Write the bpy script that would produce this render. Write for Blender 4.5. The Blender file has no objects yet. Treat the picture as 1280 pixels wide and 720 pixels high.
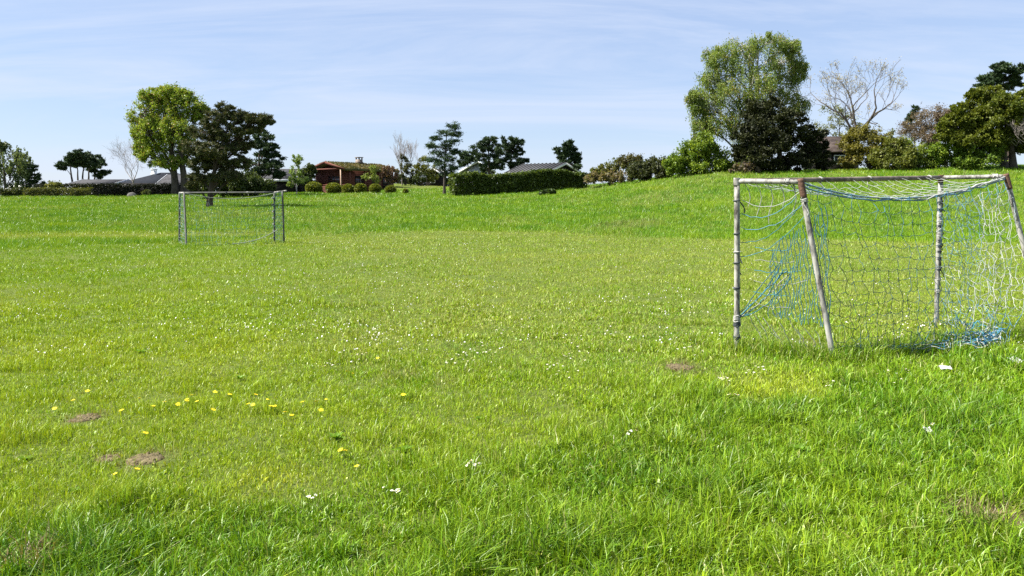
import bpy, math, random
import numpy as np
from mathutils import Vector

# ------------------------------------------------------------------ camera, sky, sun, exposure
scene = bpy.context.scene
F = 967.0                       # focal length in photo pixels (1280 wide)
CAM_H = 1.75
PITCH = math.atan(113 / F)
cam_data = bpy.data.cameras.new("camera")
cam = bpy.data.objects.new("camera", cam_data)
scene.collection.objects.link(cam)
cam.location = (0, 0, CAM_H)
cam.rotation_euler = (math.pi / 2 - PITCH, 0, 0)
cam_data.sensor_width = 36
cam_data.lens = 36 * F / 1280
cam_data.clip_start = 0.05
cam_data.clip_end = 20000
scene.camera = cam

SUN_AZ = math.radians(-95)      # from +Y, clockwise: the sun stands straight to the left
SUN_EL = math.radians(50)
world = bpy.data.worlds.new("World")
scene.world = world
world.use_nodes = True
wt = world.node_tree
wt.nodes.clear()
W = wt.nodes.new
w_out = W("ShaderNodeOutputWorld")
w_bg = W("ShaderNodeBackground")
w_sky = W("ShaderNodeTexSky")
w_sky.sky_type = 'NISHITA'
w_sky.sun_disc = False
w_sky.sun_elevation = SUN_EL
w_sky.sun_rotation = SUN_AZ
w_sky.altitude = 0
w_sky.air_density = 1.0
w_sky.dust_density = 0.15
w_sky.ozone_density = 2.0
w_bg.inputs["Strength"].default_value = 0.05
# thin cirrus: stretched noise in the sky dome's own direction space
w_tc = W("ShaderNodeTexCoord")
w_sep = W("ShaderNodeSeparateXYZ")
wt.links.new(w_tc.outputs["Generated"], w_sep.inputs[0])
w_zz = W("ShaderNodeMath"); w_zz.operation = 'ADD'; w_zz.inputs[1].default_value = 0.22
wt.links.new(w_sep.outputs["Z"], w_zz.inputs[0])
w_dx = W("ShaderNodeMath"); w_dx.operation = 'DIVIDE'
w_dy = W("ShaderNodeMath"); w_dy.operation = 'DIVIDE'
wt.links.new(w_sep.outputs["X"], w_dx.inputs[0]); wt.links.new(w_zz.outputs[0], w_dx.inputs[1])
wt.links.new(w_sep.outputs["Y"], w_dy.inputs[0]); wt.links.new(w_zz.outputs[0], w_dy.inputs[1])
w_com = W("ShaderNodeCombineXYZ")
wt.links.new(w_dx.outputs[0], w_com.inputs[0]); wt.links.new(w_dy.outputs[0], w_com.inputs[1])
w_map = W("ShaderNodeMapping"); w_map.inputs["Rotation"].default_value = (0, 0, math.radians(24))
w_map.inputs["Scale"].default_value = (0.42, 1.5, 1)
wt.links.new(w_com.outputs[0], w_map.inputs[0])
w_noise = W("ShaderNodeTexNoise"); w_noise.inputs["Scale"].default_value = 1.5
w_noise.inputs["Detail"].default_value = 9; w_noise.inputs["Roughness"].default_value = 0.64
w_noise.inputs["Distortion"].default_value = 0.7
wt.links.new(w_map.outputs[0], w_noise.inputs["Vector"])
w_ramp = W("ShaderNodeValToRGB")
w_ramp.color_ramp.elements[0].position = 0.41; w_ramp.color_ramp.elements[0].color = (0, 0, 0, 1)
w_ramp.color_ramp.elements[1].position = 0.70; w_ramp.color_ramp.elements[1].color = (1, 1, 1, 1)
wt.links.new(w_noise.outputs["Fac"], w_ramp.inputs[0])
w_amt = W("ShaderNodeMath"); w_amt.operation = 'MULTIPLY_ADD'; w_amt.inputs[1].default_value = 0.72; w_amt.inputs[2].default_value = 0.04
wt.links.new(w_ramp.outputs[0], w_amt.inputs[0])
w_mix = W("ShaderNodeMixRGB")
w_mix.inputs[2].default_value = (5.3, 5.9, 7.2, 1)
wt.links.new(w_amt.outputs[0], w_mix.inputs[0])
w_veil = W("ShaderNodeMixRGB")          # high thin veil that evens the blue out towards the horizon
w_veil.inputs[0].default_value = 0.52
w_veil.inputs[2].default_value = (3.9, 4.9, 7.4, 1)
wt.links.new(w_sky.outputs[0], w_veil.inputs[1])
wt.links.new(w_veil.outputs[0], w_mix.inputs[1])
wt.links.new(w_mix.outputs[0], w_bg.inputs["Color"])
wt.links.new(w_bg.outputs[0], w_out.inputs[0])

sun_data = bpy.data.lights.new("sun", 'SUN')
sun_data.energy = 5.0
sun_data.angle = math.radians(0.5)
sun_data.color = (1.0, 0.95, 0.87)
sun = bpy.data.objects.new("sun", sun_data)
scene.collection.objects.link(sun)
to_sun = Vector((math.sin(SUN_AZ) * math.cos(SUN_EL), math.cos(SUN_AZ) * math.cos(SUN_EL), math.sin(SUN_EL)))
sun.rotation_euler = to_sun.to_track_quat('Z', 'Y').to_euler()
sun.location = (-20, 10, 40)

vs = scene.view_settings
vs.view_transform = 'Standard'
vs.look = 'None'
vs.gamma = 1
vs.use_curve_mapping = False
vs.exposure = 1.52
cy = scene.cycles
cy.max_bounces = 7
cy.diffuse_bounces = 3
cy.transmission_bounces = 4
cy.glossy_bounces = 2
cy.use_denoising = False
cy.sample_clamp_indirect = 4

# ------------------------------------------------------------------ pixel <-> place helpers
SP, CP = math.sin(PITCH), math.cos(PITCH)


def ray(px, py):
    cx, cyy = (px - 640) / F, (360 - py) / F
    return (cx, CP + SP * cyy, -SP + CP * cyy)


def at(px, py, Y):
    d = ray(px, py)
    t = Y / d[1]
    return Vector((d[0] * t, Y, CAM_H + d[2] * t))


def to_px(X, Y, Z):
    dz = Z - CAM_H
    c = Y * CP - dz * SP
    u = Y * SP + dz * CP
    return 640 + F * X / c, 360 - F * u / c


# value noise, vectorised
def _hash(ix, iy, s):
    h = np.sin(ix * 127.1 + iy * 311.7 + s * 74.7) * 43758.5453
    return h - np.floor(h)


def vnoise(x, y, s=0):
    x = np.asarray(x, float); y = np.asarray(y, float)
    ix, iy = np.floor(x), np.floor(y)
    fx, fy = x - ix, y - iy
    fx = fx * fx * (3 - 2 * fx); fy = fy * fy * (3 - 2 * fy)
    a = _hash(ix, iy, s); b = _hash(ix + 1, iy, s); c = _hash(ix, iy + 1, s); d = _hash(ix + 1, iy + 1, s)
    return (a * (1 - fx) + b * fx) * (1 - fy) + (c * (1 - fx) + d * fx) * fy


def fbm(x, y, s=0, octv=3):
    v = 0; amp = 0.5; tot = 0
    for k in range(octv):
        v = v + amp * vnoise(x, y, s + k * 13); tot += amp
        x = np.asarray(x) * 2.03 + 5.1; y = np.asarray(y) * 2.03 + 9.7; amp *= 0.5
    return v / tot


# the rise of the land: where the tree line stands in each direction and how high its foot is
_edge = [(-300, 85, 246.5), (0, 85, 246.5), (240, 85, 245), (400, 85, 242), (500, 82, 242), (560, 75, 245.5), (650, 78, 240.5),
         (730, 80, 234.5), (800, 68, 228.5), (850, 64, 222.5), (900, 62, 218), (1000, 60, 217), (1100, 60, 214), (1280, 60, 209), (1600, 60, 202)]
_er = np.array([(e[0] - 640) / F for e in _edge])
_eD = np.array([e[1] for e in _edge], float)
_eZ = np.array([at(e[0], e[2], e[1]).z for e in _edge])


_bx = np.array([(p - 640) / F for p in (440, 495, 560, 640, 1280)])
_bk = np.array([0.0, 1.1, 1.1, 0.4, 0.25])


def sstep(a, b, x):
    t = np.clip((np.asarray(x, float) - a) / (b - a), 0, 1)
    return t * t * (3 - 2 * t)


def zt(x, y):
    x = np.asarray(x, float); y = np.asarray(y, float)
    yy = np.maximum(y, 8.0)
    r = np.clip(x / yy, -1.1, 1.1)
    D = np.interp(r, _er, _eD); Z = np.interp(r, _er, _eZ)
    u = np.clip((y - 35) / (D - 35), 0, 1.65)
    beyond = np.interp(r, _bx, _bk)
    z = Z * np.where(u < 1, np.power(u, 1.22), 1 + (u - 1) * beyond)
    bump = (fbm(x * 0.55, y * 0.55, 3) - 0.5) * 0.10 + (fbm(x * 0.12, y * 0.12, 8) - 0.5) * 0.16
    bump = bump * sstep(1, 4, y) * (1 - sstep(130, 300, y))
    far = sstep(34, 60, y)
    bump = bump + (fbm(x * 0.16, y * 0.16, 21) - 0.5) * 0.34 * far * (1 - sstep(130, 300, y))
    return z + bump


def zt1(x, y):
    return float(zt(np.array([x]), np.array([y]))[0])


def ground_at(px, py):
    d = ray(px, py)
    t = 1.0
    prev = 1.0
    while t < 300:
        x, y, z = d[0] * t, d[1] * t, CAM_H + d[2] * t
        if z < zt1(x, y):
            break
        prev = t
        t += 0.1 + t * 0.01
    lo, hi = prev, t
    for _ in range(18):
        m = (lo + hi) / 2
        if CAM_H + d[2] * m < zt1(d[0] * m, d[1] * m): hi = m
        else: lo = m
    return Vector((d[0] * hi, d[1] * hi, zt1(d[0] * hi, d[1] * hi)))


# ------------------------------------------------------------------ materials
def mat(name):
    m = bpy.data.materials.new(name)
    m.use_nodes = True
    nt = m.node_tree
    nt.nodes.clear()
    out = nt.nodes.new("ShaderNodeOutputMaterial")
    return m, nt, out


def leaf_mat(name, trans=0.35, rough=0.5, spec=0.25, tint=(1.25, 1.2, 0.55)):
    m, nt, out = mat(name)
    a = nt.nodes.new("ShaderNodeAttribute"); a.attribute_name = "Col"
    p = nt.nodes.new("ShaderNodeBsdfPrincipled")
    p.inputs["Roughness"].default_value = rough
    p.inputs["Specular IOR Level"].default_value = spec
    t = nt.nodes.new("ShaderNodeBsdfTranslucent")
    mul = nt.nodes.new("ShaderNodeMixRGB"); mul.blend_type = 'MULTIPLY'; mul.inputs[0].default_value = 1
    mul.inputs[2].default_value = (*tint, 1)
    nt.links.new(a.outputs["Color"], p.inputs["Base Color"])
    nt.links.new(a.outputs["Color"], mul.inputs[1])
    nt.links.new(mul.outputs[0], t.inputs["Color"])
    mix = nt.nodes.new("ShaderNodeMixShader"); mix.inputs[0].default_value = trans
    nt.links.new(p.outputs[0], mix.inputs[1]); nt.links.new(t.outputs[0], mix.inputs[2])
    nt.links.new(mix.outputs[0], out.inputs[0])
    return m


def attr_mat(name, rough=0.7, spec=0.3):
    m, nt, out = mat(name)
    a = nt.nodes.new("ShaderNodeAttribute"); a.attribute_name = "Col"
    p = nt.nodes.new("ShaderNodeBsdfPrincipled")
    p.inputs["Roughness"].default_value = rough
    p.inputs["Specular IOR Level"].default_value = spec
    nt.links.new(a.outputs["Color"], p.inputs["Base Color"])
    nt.links.new(p.outputs[0], out.inputs[0])
    return m


def noise_mat(name, c1, c2, scale=8, stretch=(1, 1, 1), rough=0.8, detail=5, lo=0.35, hi=0.65, c3=None, bump=0.0, metal=0.0, spec=0.3):
    m, nt, out = mat(name)
    tc = nt.nodes.new("ShaderNodeTexCoord")
    mp = nt.nodes.new("ShaderNodeMapping"); mp.inputs["Scale"].default_value = stretch
    n = nt.nodes.new("ShaderNodeTexNoise"); n.inputs["Scale"].default_value = scale; n.inputs["Detail"].default_value = detail
    n.inputs["Roughness"].default_value = 0.62
    r = nt.nodes.new("ShaderNodeValToRGB")
    r.color_ramp.elements[0].position = lo; r.color_ramp.elements[0].color = (*c1, 1)
    r.color_ramp.elements[1].position = hi; r.color_ramp.elements[1].color = (*c2, 1)
    if c3:
        e = r.color_ramp.elements.new((hi + 1) / 2); e.color = (*c3, 1)
    p = nt.nodes.new("ShaderNodeBsdfPrincipled"); p.inputs["Roughness"].default_value = rough
    p.inputs["Metallic"].default_value = metal
    p.inputs["Specular IOR Level"].default_value = spec
    nt.links.new(tc.outputs["Object"], mp.inputs[0]); nt.links.new(mp.outputs[0], n.inputs["Vector"])
    nt.links.new(n.outputs["Fac"], r.inputs[0]); nt.links.new(r.outputs[0], p.inputs["Base Color"])
    if bump:
        b = nt.nodes.new("ShaderNodeBump"); b.inputs["Strength"].default_value = bump; b.inputs["Distance"].default_value = 0.02
        nt.links.new(n.outputs["Fac"], b.inputs["Height"]); nt.links.new(b.outputs[0], p.inputs["Normal"])
    nt.links.new(p.outputs[0], out.inputs[0])
    return m


M = {}
M['grass'] = leaf_mat("grass_blade", 0.25, 0.42, 0.35, (1.3, 1.2, 0.4))
M['leaf'] = leaf_mat("broad_leaf", 0.36, 0.5, 0.25)
M['needle'] = leaf_mat("needle_leaf", 0.12, 0.6, 0.2)
M['bark'] = noise_mat("bark", (0.03, 0.024, 0.018), (0.085, 0.07, 0.055), 6, (1, 1, 0.25), 0.9, bump=0.5)
M['grey_bark'] = noise_mat("grey_bark", (0.13, 0.11, 0.10), (0.27, 0.24, 0.22), 5, (1, 1, 0.3), 0.9)
M['ash_bark'] = noise_mat("ash_bark", (0.045, 0.036, 0.03), (0.13, 0.11, 0.09), 5, (1, 1, 0.3), 0.9)
M['pine_bark'] = noise_mat("pine_bark", (0.025, 0.02, 0.015), (0.09, 0.065, 0.05), 5, (1, 1, 0.3), 0.9)
M['birch_bark'] = noise_mat("birch_bark", (0.04, 0.035, 0.03), (0.42, 0.40, 0.36), 3, (1, 1, 1.5), 0.8, lo=0.42, hi=0.5)
M['soil'] = noise_mat("dry_soil", (0.04, 0.030, 0.014), (0.17, 0.135, 0.07), 45, rough=0.95, bump=0.6)
M['net'] = attr_mat("net_cord", 0.6)
M['flower'] = attr_mat("petal", 0.6)
M['scrap'] = noise_mat("white_scrap", (0.40, 0.40, 0.36), (0.58, 0.58, 0.54), 40, rough=0.6)
M['post'] = noise_mat("weathered_pipe", (0.05, 0.043, 0.035), (0.30, 0.29, 0.26), 16, (1, 1, 0.35), 0.6, lo=0.36, hi=0.54, c3=(0.44, 0.43, 0.40), bump=0.2)
M['rust'] = noise_mat("rusty_fitting", (0.05, 0.025, 0.016), (0.15, 0.085, 0.055), 40, rough=0.8, bump=0.3)
M['bar'] = noise_mat("worn_shaded_crossbar", (0.05, 0.036, 0.024), (0.20, 0.165, 0.125), 9, (0.6, 0.6, 0.6), 0.6, lo=0.38, hi=0.6, bump=0.2)  # darker than the posts: the bar's shaded side is put into this colour
M['far_post'] = noise_mat("dark_weathered_pipe", (0.022, 0.024, 0.02), (0.085, 0.088, 0.075), 5, (1, 1, 0.6), 0.6)
M['tie'] = noise_mat("white_tie_cord", (0.22, 0.22, 0.20), (0.42, 0.42, 0.39), 60, rough=0.7)
M['dark_tie'] = noise_mat("dark_tie_cord", (0.02, 0.025, 0.03), (0.06, 0.07, 0.08), 60, rough=0.7)
M['log'] = noise_mat("red_brown_timber", (0.06, 0.018, 0.010), (0.15, 0.046, 0.026), 3, (0.4, 0.4, 6), 0.75)
M['dark_timber'] = noise_mat("black_timber", (0.010, 0.009, 0.009), (0.028, 0.025, 0.023), 3, (0.4, 0.4, 5), 0.9, spec=0.1)
M['pale_timber'] = noise_mat("pale_timber", (0.30, 0.20, 0.14), (0.42, 0.30, 0.22), 3, (1, 1, 4), 0.7)
M['white_paint'] = noise_mat("white_paint", (0.66, 0.66, 0.64), (0.80, 0.80, 0.78), 4, rough=0.5)
M['grey_wall'] = noise_mat("grey_white_wall", (0.42, 0.43, 0.44), (0.56, 0.57, 0.58), 3, rough=0.8)
M['turf_roof'] = noise_mat("turf_roof", (0.04, 0.045, 0.014), (0.14, 0.12, 0.045), 1.6, rough=0.95, detail=8, bump=0.8)
M['slate'] = noise_mat("dark_roofing", (0.012, 0.014, 0.018), (0.024, 0.027, 0.034), 3, (1, 4, 1), 0.95, spec=0.05)
M['grey_roof'] = noise_mat("grey_roofing", (0.040, 0.040, 0.043), (0.075, 0.075, 0.08), 2, rough=0.95, spec=0.05)
M['brown_roof'] = noise_mat("brown_roofing", (0.04, 0.03, 0.026), (0.08, 0.065, 0.058), 2, rough=0.95, spec=0.05)
M['metal_roof'] = noise_mat("seamed_metal", (0.055, 0.055, 0.058), (0.085, 0.085, 0.088), 1, rough=0.7, spec=0.15)
M['brick'] = noise_mat("pale_brick", (0.06, 0.045, 0.038), (0.24, 0.20, 0.17), 5, rough=0.9)
M['glass'] = noise_mat("window_glass", (0.015, 0.018, 0.02), (0.03, 0.035, 0.04), 1, rough=0.08, spec=0.6)
M['stone'] = noise_mat("boulder_stone", (0.05, 0.048, 0.044), (0.12, 0.115, 0.105), 4, rough=0.9, bump=0.4)


# ------------------------------------------------------------------ mesh helpers
COL = scene.collection


class MB:
    """collects triangles / quads with a colour per vertex, builds ONE mesh object"""
    def __init__(self):
        self.v = []; self.c = []; self.q = []; self.t = []; self.n = 0

    def add(self, verts, quads=None, tris=None, col=(0.5, 0.5, 0.5)):
        verts = np.asarray(verts, float).reshape(-1, 3)
        k = len(verts)
        col = np.asarray(col, float)
        if col.ndim == 1: col = np.broadcast_to(col, (k, 3))
        self.v.append(verts); self.c.append(col)
        if quads is not None and len(quads): self.q.append(np.asarray(quads, np.int64).reshape(-1, 4) + self.n)
        if tris is not None and len(tris): self.t.append(np.asarray(tris, np.int64).reshape(-1, 3) + self.n)
        self.n += k

    def build(self, name, material, parent=None, smooth=False, loc=None):
        v = np.concatenate(self.v); c = np.concatenate(self.c)
        q = np.concatenate(self.q) if self.q else np.zeros((0, 4), np.int64)
        t = np.concatenate(self.t) if self.t else np.zeros((0, 3), np.int64)
        me = bpy.data.meshes.new(name)
        me.vertices.add(len(v)); me.vertices.foreach_set("co", v.astype(np.float32).ravel())
        li = np.concatenate([q.ravel(), t.ravel()]).astype(np.int32)
        me.loops.add(len(li)); me.loops.foreach_set("vertex_index", li)
        tot = np.concatenate([np.full(len(q), 4), np.full(len(t), 3)]).astype(np.int32)
        st = np.concatenate([[0], np.cumsum(tot)[:-1]]).astype(np.int32)
        me.polygons.add(len(tot)); me.polygons.foreach_set("loop_start", st)
        try: me.polygons.foreach_set("loop_total", tot)
        except Exception: pass
        me.update(calc_edges=True)
        a = me.color_attributes.new("Col", 'FLOAT_COLOR', 'POINT')
        rgba = np.ones((len(v), 4), np.float32); rgba[:, :3] = c
        a.data.foreach_set("color", rgba.ravel())
        if smooth: me.polygons.foreach_set("use_smooth", np.ones(len(tot), bool))
        me.materials.append(material)
        o = bpy.data.objects.new(name, me)
        COL.objects.link(o)
        if parent: o.parent = parent
        if loc is not None: o.location = loc
        return o

    # -------- shapes
    def tube(self, pts, rad, n=6, col=(0.5, 0.5, 0.5), cap=False):
        pts = np.asarray([tuple(p) for p in pts], float)
        m = len(pts)
        rad = np.broadcast_to(np.asarray(rad, float), (m,))
        tan = np.gradient(pts, axis=0)
        tan /= np.linalg.norm(tan, axis=1)[:, None] + 1e-9
        ref = np.array([0.13, 0.97, 0.2]) if abs(tan[0, 2]) > 0.8 else np.array([0, 0, 1.0])
        a = np.cross(tan, ref); a /= np.linalg.norm(a, axis=1)[:, None] + 1e-9
        b = np.cross(tan, a)
        th = np.arange(n) / n * 2 * math.pi
        ring = pts[:, None, :] + rad[:, None, None] * (np.cos(th)[None, :, None] * a[:, None, :] + np.sin(th)[None, :, None] * b[:, None, :])
        i, j = np.meshgrid(np.arange(m - 1), np.arange(n), indexing='ij')
        q = np.stack([i * n + j, i * n + (j + 1) % n, (i + 1) * n + (j + 1) % n, (i + 1) * n + j], -1).reshape(-1, 4)
        tr = []
        if cap:
            for k in range(1, n - 1):
                tr.append((0, k + 1, k)); tr.append(((m - 1) * n, (m - 1) * n + k, (m - 1) * n + k + 1))
        self.add(ring.reshape(-1, 3), q, tr, col)

    def box(self, lo, hi, col=(0.5, 0.5, 0.5), rot=None, org=None):
        x0, y0, z0 = lo; x1, y1, z1 = hi
        v = np.array([(x0, y0, z0), (x1, y0, z0), (x1, y1, z0), (x0, y1, z0), (x0, y0, z1), (x1, y0, z1), (x1, y1, z1), (x0, y1, z1)], float)
        q = [(0, 3, 2, 1), (4, 5, 6, 7), (0, 1, 5, 4), (1, 2, 6, 5), (2, 3, 7, 6), (3, 0, 4, 7)]
        self.add(v, q, None, col)

    def prism(self, poly, y0, y1, col=(0.5, 0.5, 0.5)):
        """polygon in the x-z plane, pushed along y"""
        n = len(poly)
        v = [(p[0], y0, p[1]) for p in poly] + [(p[0], y1, p[1]) for p in poly]
        q = [(i, (i + 1) % n, n + (i + 1) % n, n + i) for i in range(n)]
        tr = [(0, k + 1, k) for k in range(1, n - 1)] + [(n, n + k, n + k + 1) for k in range(1, n - 1)]
        self.add(v, q, tr, col)

    def leaves(self, c, a, L, Wd, col, rng):
        """diamond leaf faces: centre c, long axis a, length L, width Wd"""
        k = len(c)
        a = a / (np.linalg.norm(a, axis=1)[:, None] + 1e-9)
        r = rng.normal(size=(k, 3))
        b = np.cross(a, r); b /= np.linalg.norm(b, axis=1)[:, None] + 1e-9
        L = np.broadcast_to(L, (k,))[:, None]; Wd = np.broadcast_to(Wd, (k,))[:, None]
        v = np.stack([c - a * L * 0.5, c + b * Wd * 0.5 - a * L * 0.06, c + a * L * 0.5, c - b * Wd * 0.5 - a * L * 0.06], 1).reshape(-1, 3)
        q = np.arange(4 * k).reshape(-1, 4)
        self.add(v, q, None, np.repeat(col, 4, axis=0))


def empty(name, loc, label, cat, group=None, rz=0):
    o = bpy.data.objects.new(name, None)
    COL.objects.link(o)
    o.location = loc
    o.rotation_euler = (0, 0, rz)
    o.empty_display_size = 0.3
    return tag(o, label, cat, group)


def tag(o, label, cat, group=None, kind=None):
    o["label"] = label; o["category"] = cat
    if group: o["group"] = group
    if kind: o["kind"] = kind
    return o


def struct(o, kind='structure', label=None, cat=None):
    o["kind"] = kind
    if label: o["label"] = label
    if cat: o["category"] = cat
    return o


# ------------------------------------------------------------------ the ground
def graded(lo_far, lo, hi, hi_far, step, n_far):
    core = np.arange(lo, hi + 1e-6, step)
    g = np.geomspace(1, 1 + (hi_far - hi), n_far)[1:] - 1 + hi
    l = lo - (np.geomspace(1, 1 + (lo - lo_far), n_far)[1:] - 1)
    return np.concatenate([l[::-1], core, g])


def build_ground():
    xs = graded(-5000, -32, 32, 5000, 0.4, 60)
    ys = np.concatenate([graded(-3000, -2, 40, 150, 0.4, 90), np.geomspace(155, 6000, 25)])
    X, Y = np.meshgrid(xs, ys)
    Z = zt(X, Y)
    v = np.stack([X, Y, Z], -1).reshape(-1, 3)
    n = len(xs)
    i, j = np.meshgrid(np.arange(len(ys) - 1), np.arange(n - 1), indexing='ij')
    q = np.stack([i * n + j, i * n + j + 1, (i + 1) * n + j + 1, (i + 1) * n + j], -1).reshape(-1, 4)
    mb = MB(); mb.add(v, q)
    m, nt, out = mat("turf_ground")
    tc = nt.nodes.new("ShaderNodeTexCoord")
    n1 = nt.nodes.new("ShaderNodeTexNoise"); n1.inputs["Scale"].default_value = 0.35; n1.inputs["Detail"].default_value = 6
    n2 = nt.nodes.new("ShaderNodeTexNoise"); n2.inputs["Scale"].default_value = 14; n2.inputs["Detail"].default_value = 6; n2.inputs["Roughness"].default_value = 0.7
    for k in (n1, n2): nt.links.new(tc.outputs["Object"], k.inputs["Vector"])
    r1 = nt.nodes.new("ShaderNodeValToRGB")
    r1.color_ramp.elements[0].position = 0.3; r1.color_ramp.elements[0].color = (0.060, 0.105, 0.014, 1)
    r1.color_ramp.elements[1].position = 0.7; r1.color_ramp.elements[1].color = (0.105, 0.145, 0.022, 1)
    r2 = nt.nodes.new("ShaderNodeValToRGB")
    r2.color_ramp.elements[0].position = 0.35; r2.color_ramp.elements[0].color = (0.035, 0.045, 0.012, 1)
    r2.color_ramp.elements[1].position = 0.68; r2.color_ramp.elements[1].color = (0.15, 0.15, 0.05, 1)
    nt.links.new(n1.outputs["Fac"], r1.inputs[0]); nt.links.new(n2.outputs["Fac"], r2.inputs[0])
    mx = nt.nodes.new("ShaderNodeMixRGB"); mx.inputs[0].default_value = 0.45
    nt.links.new(r1.outputs[0], mx.inputs[1]); nt.links.new(r2.outputs[0], mx.inputs[2])
    p = nt.nodes.new("ShaderNodeBsdfPrincipled"); p.inputs["Roughness"].default_value = 0.95; p.inputs["Specular IOR Level"].default_value = 0.1
    nt.links.new(mx.outputs[0], p.inputs["Base Color"])
    b = nt.nodes.new("ShaderNodeBump"); b.inputs["Strength"].default_value = 0.8; b.inputs["Distance"].default_value = 0.04
    nt.links.new(n2.outputs["Fac"], b.inputs["Height"]); nt.links.new(b.outputs[0], p.inputs["Normal"])
    nt.links.new(p.outputs[0], out.inputs[0])
    o = mb.build("ground", m, smooth=True)
    struct(o, label="grassy field rising to a low hill at its far edge", cat="ground")


build_ground()

# ------------------------------------------------------------------ near goal: key points (needed by the grass too)
P1b = ground_at(921, 438); P2b = ground_at(1171, 408); B1 = ground_at(1046, 452); B2 = ground_at(1311, 419)
P1t = at(921, 226.5, P1b.y); P2t = at(1176, 222, P2b.y)
T1 = at(1001, 227.5, P1b.y + 0.62 * (B1.y - P1b.y)); T2 = at(1258, 220.5, P2b.y + 0.62 * (B2.y - P2b.y))
# far goal
G1b = ground_at(224, 304); G2b = ground_at(343, 303.5); C1 = ground_at(233, 308.5); C2 = ground_at(355, 304.5)
G1t = at(224.5, 241, G1b.y); G2t = at(343, 240.5, G2b.y)
E1 = at(230, 241, (G1b.y * 0.45 + C1.y * 0.55)); E2 = at(353, 238.5, (G2b.y * 0.45 + C2.y * 0.55))

# ------------------------------------------------------------------ grass
# bare or worn spots: (px, py, radius in metres, how bare)
SPOTS = [(108, 523, 0.16, 1), (135, 574, 0.12, 0.9), (183, 574, 0.20, 0.9), (850, 459, 0.26, 0.9), (40, 712, 0.16, 1.0), (1240, 652, 0.26, 0.9),
         (500, 470, 0.30, 0.5), (560, 478, 0.22, 0.4), (1000, 428, 0.3, 0.7), (785, 281, 2.2, 0.5)]
SPOT_W = [(ground_at(a, b), r, k) for a, b, r, k in SPOTS]

# the edge between the short turf and the uncut grass nearest to us, in photo pixels
_nb = np.array([(-400, 690), (0, 648), (180, 640), (400, 612), (560, 590), (700, 545), (830, 500), (930, 482), (1010, 498), (1040, 470), (1100, 452), (1280, 425), (1700, 400)], float)
_fb = np.array([(-400, 312), (0, 311), (130, 307), (230, 303), (300, 300), (380, 294), (560, 288), (700, 290), (800, 297), (900, 299), (1050, 300), (1280, 306), (1700, 306)], float)


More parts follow.
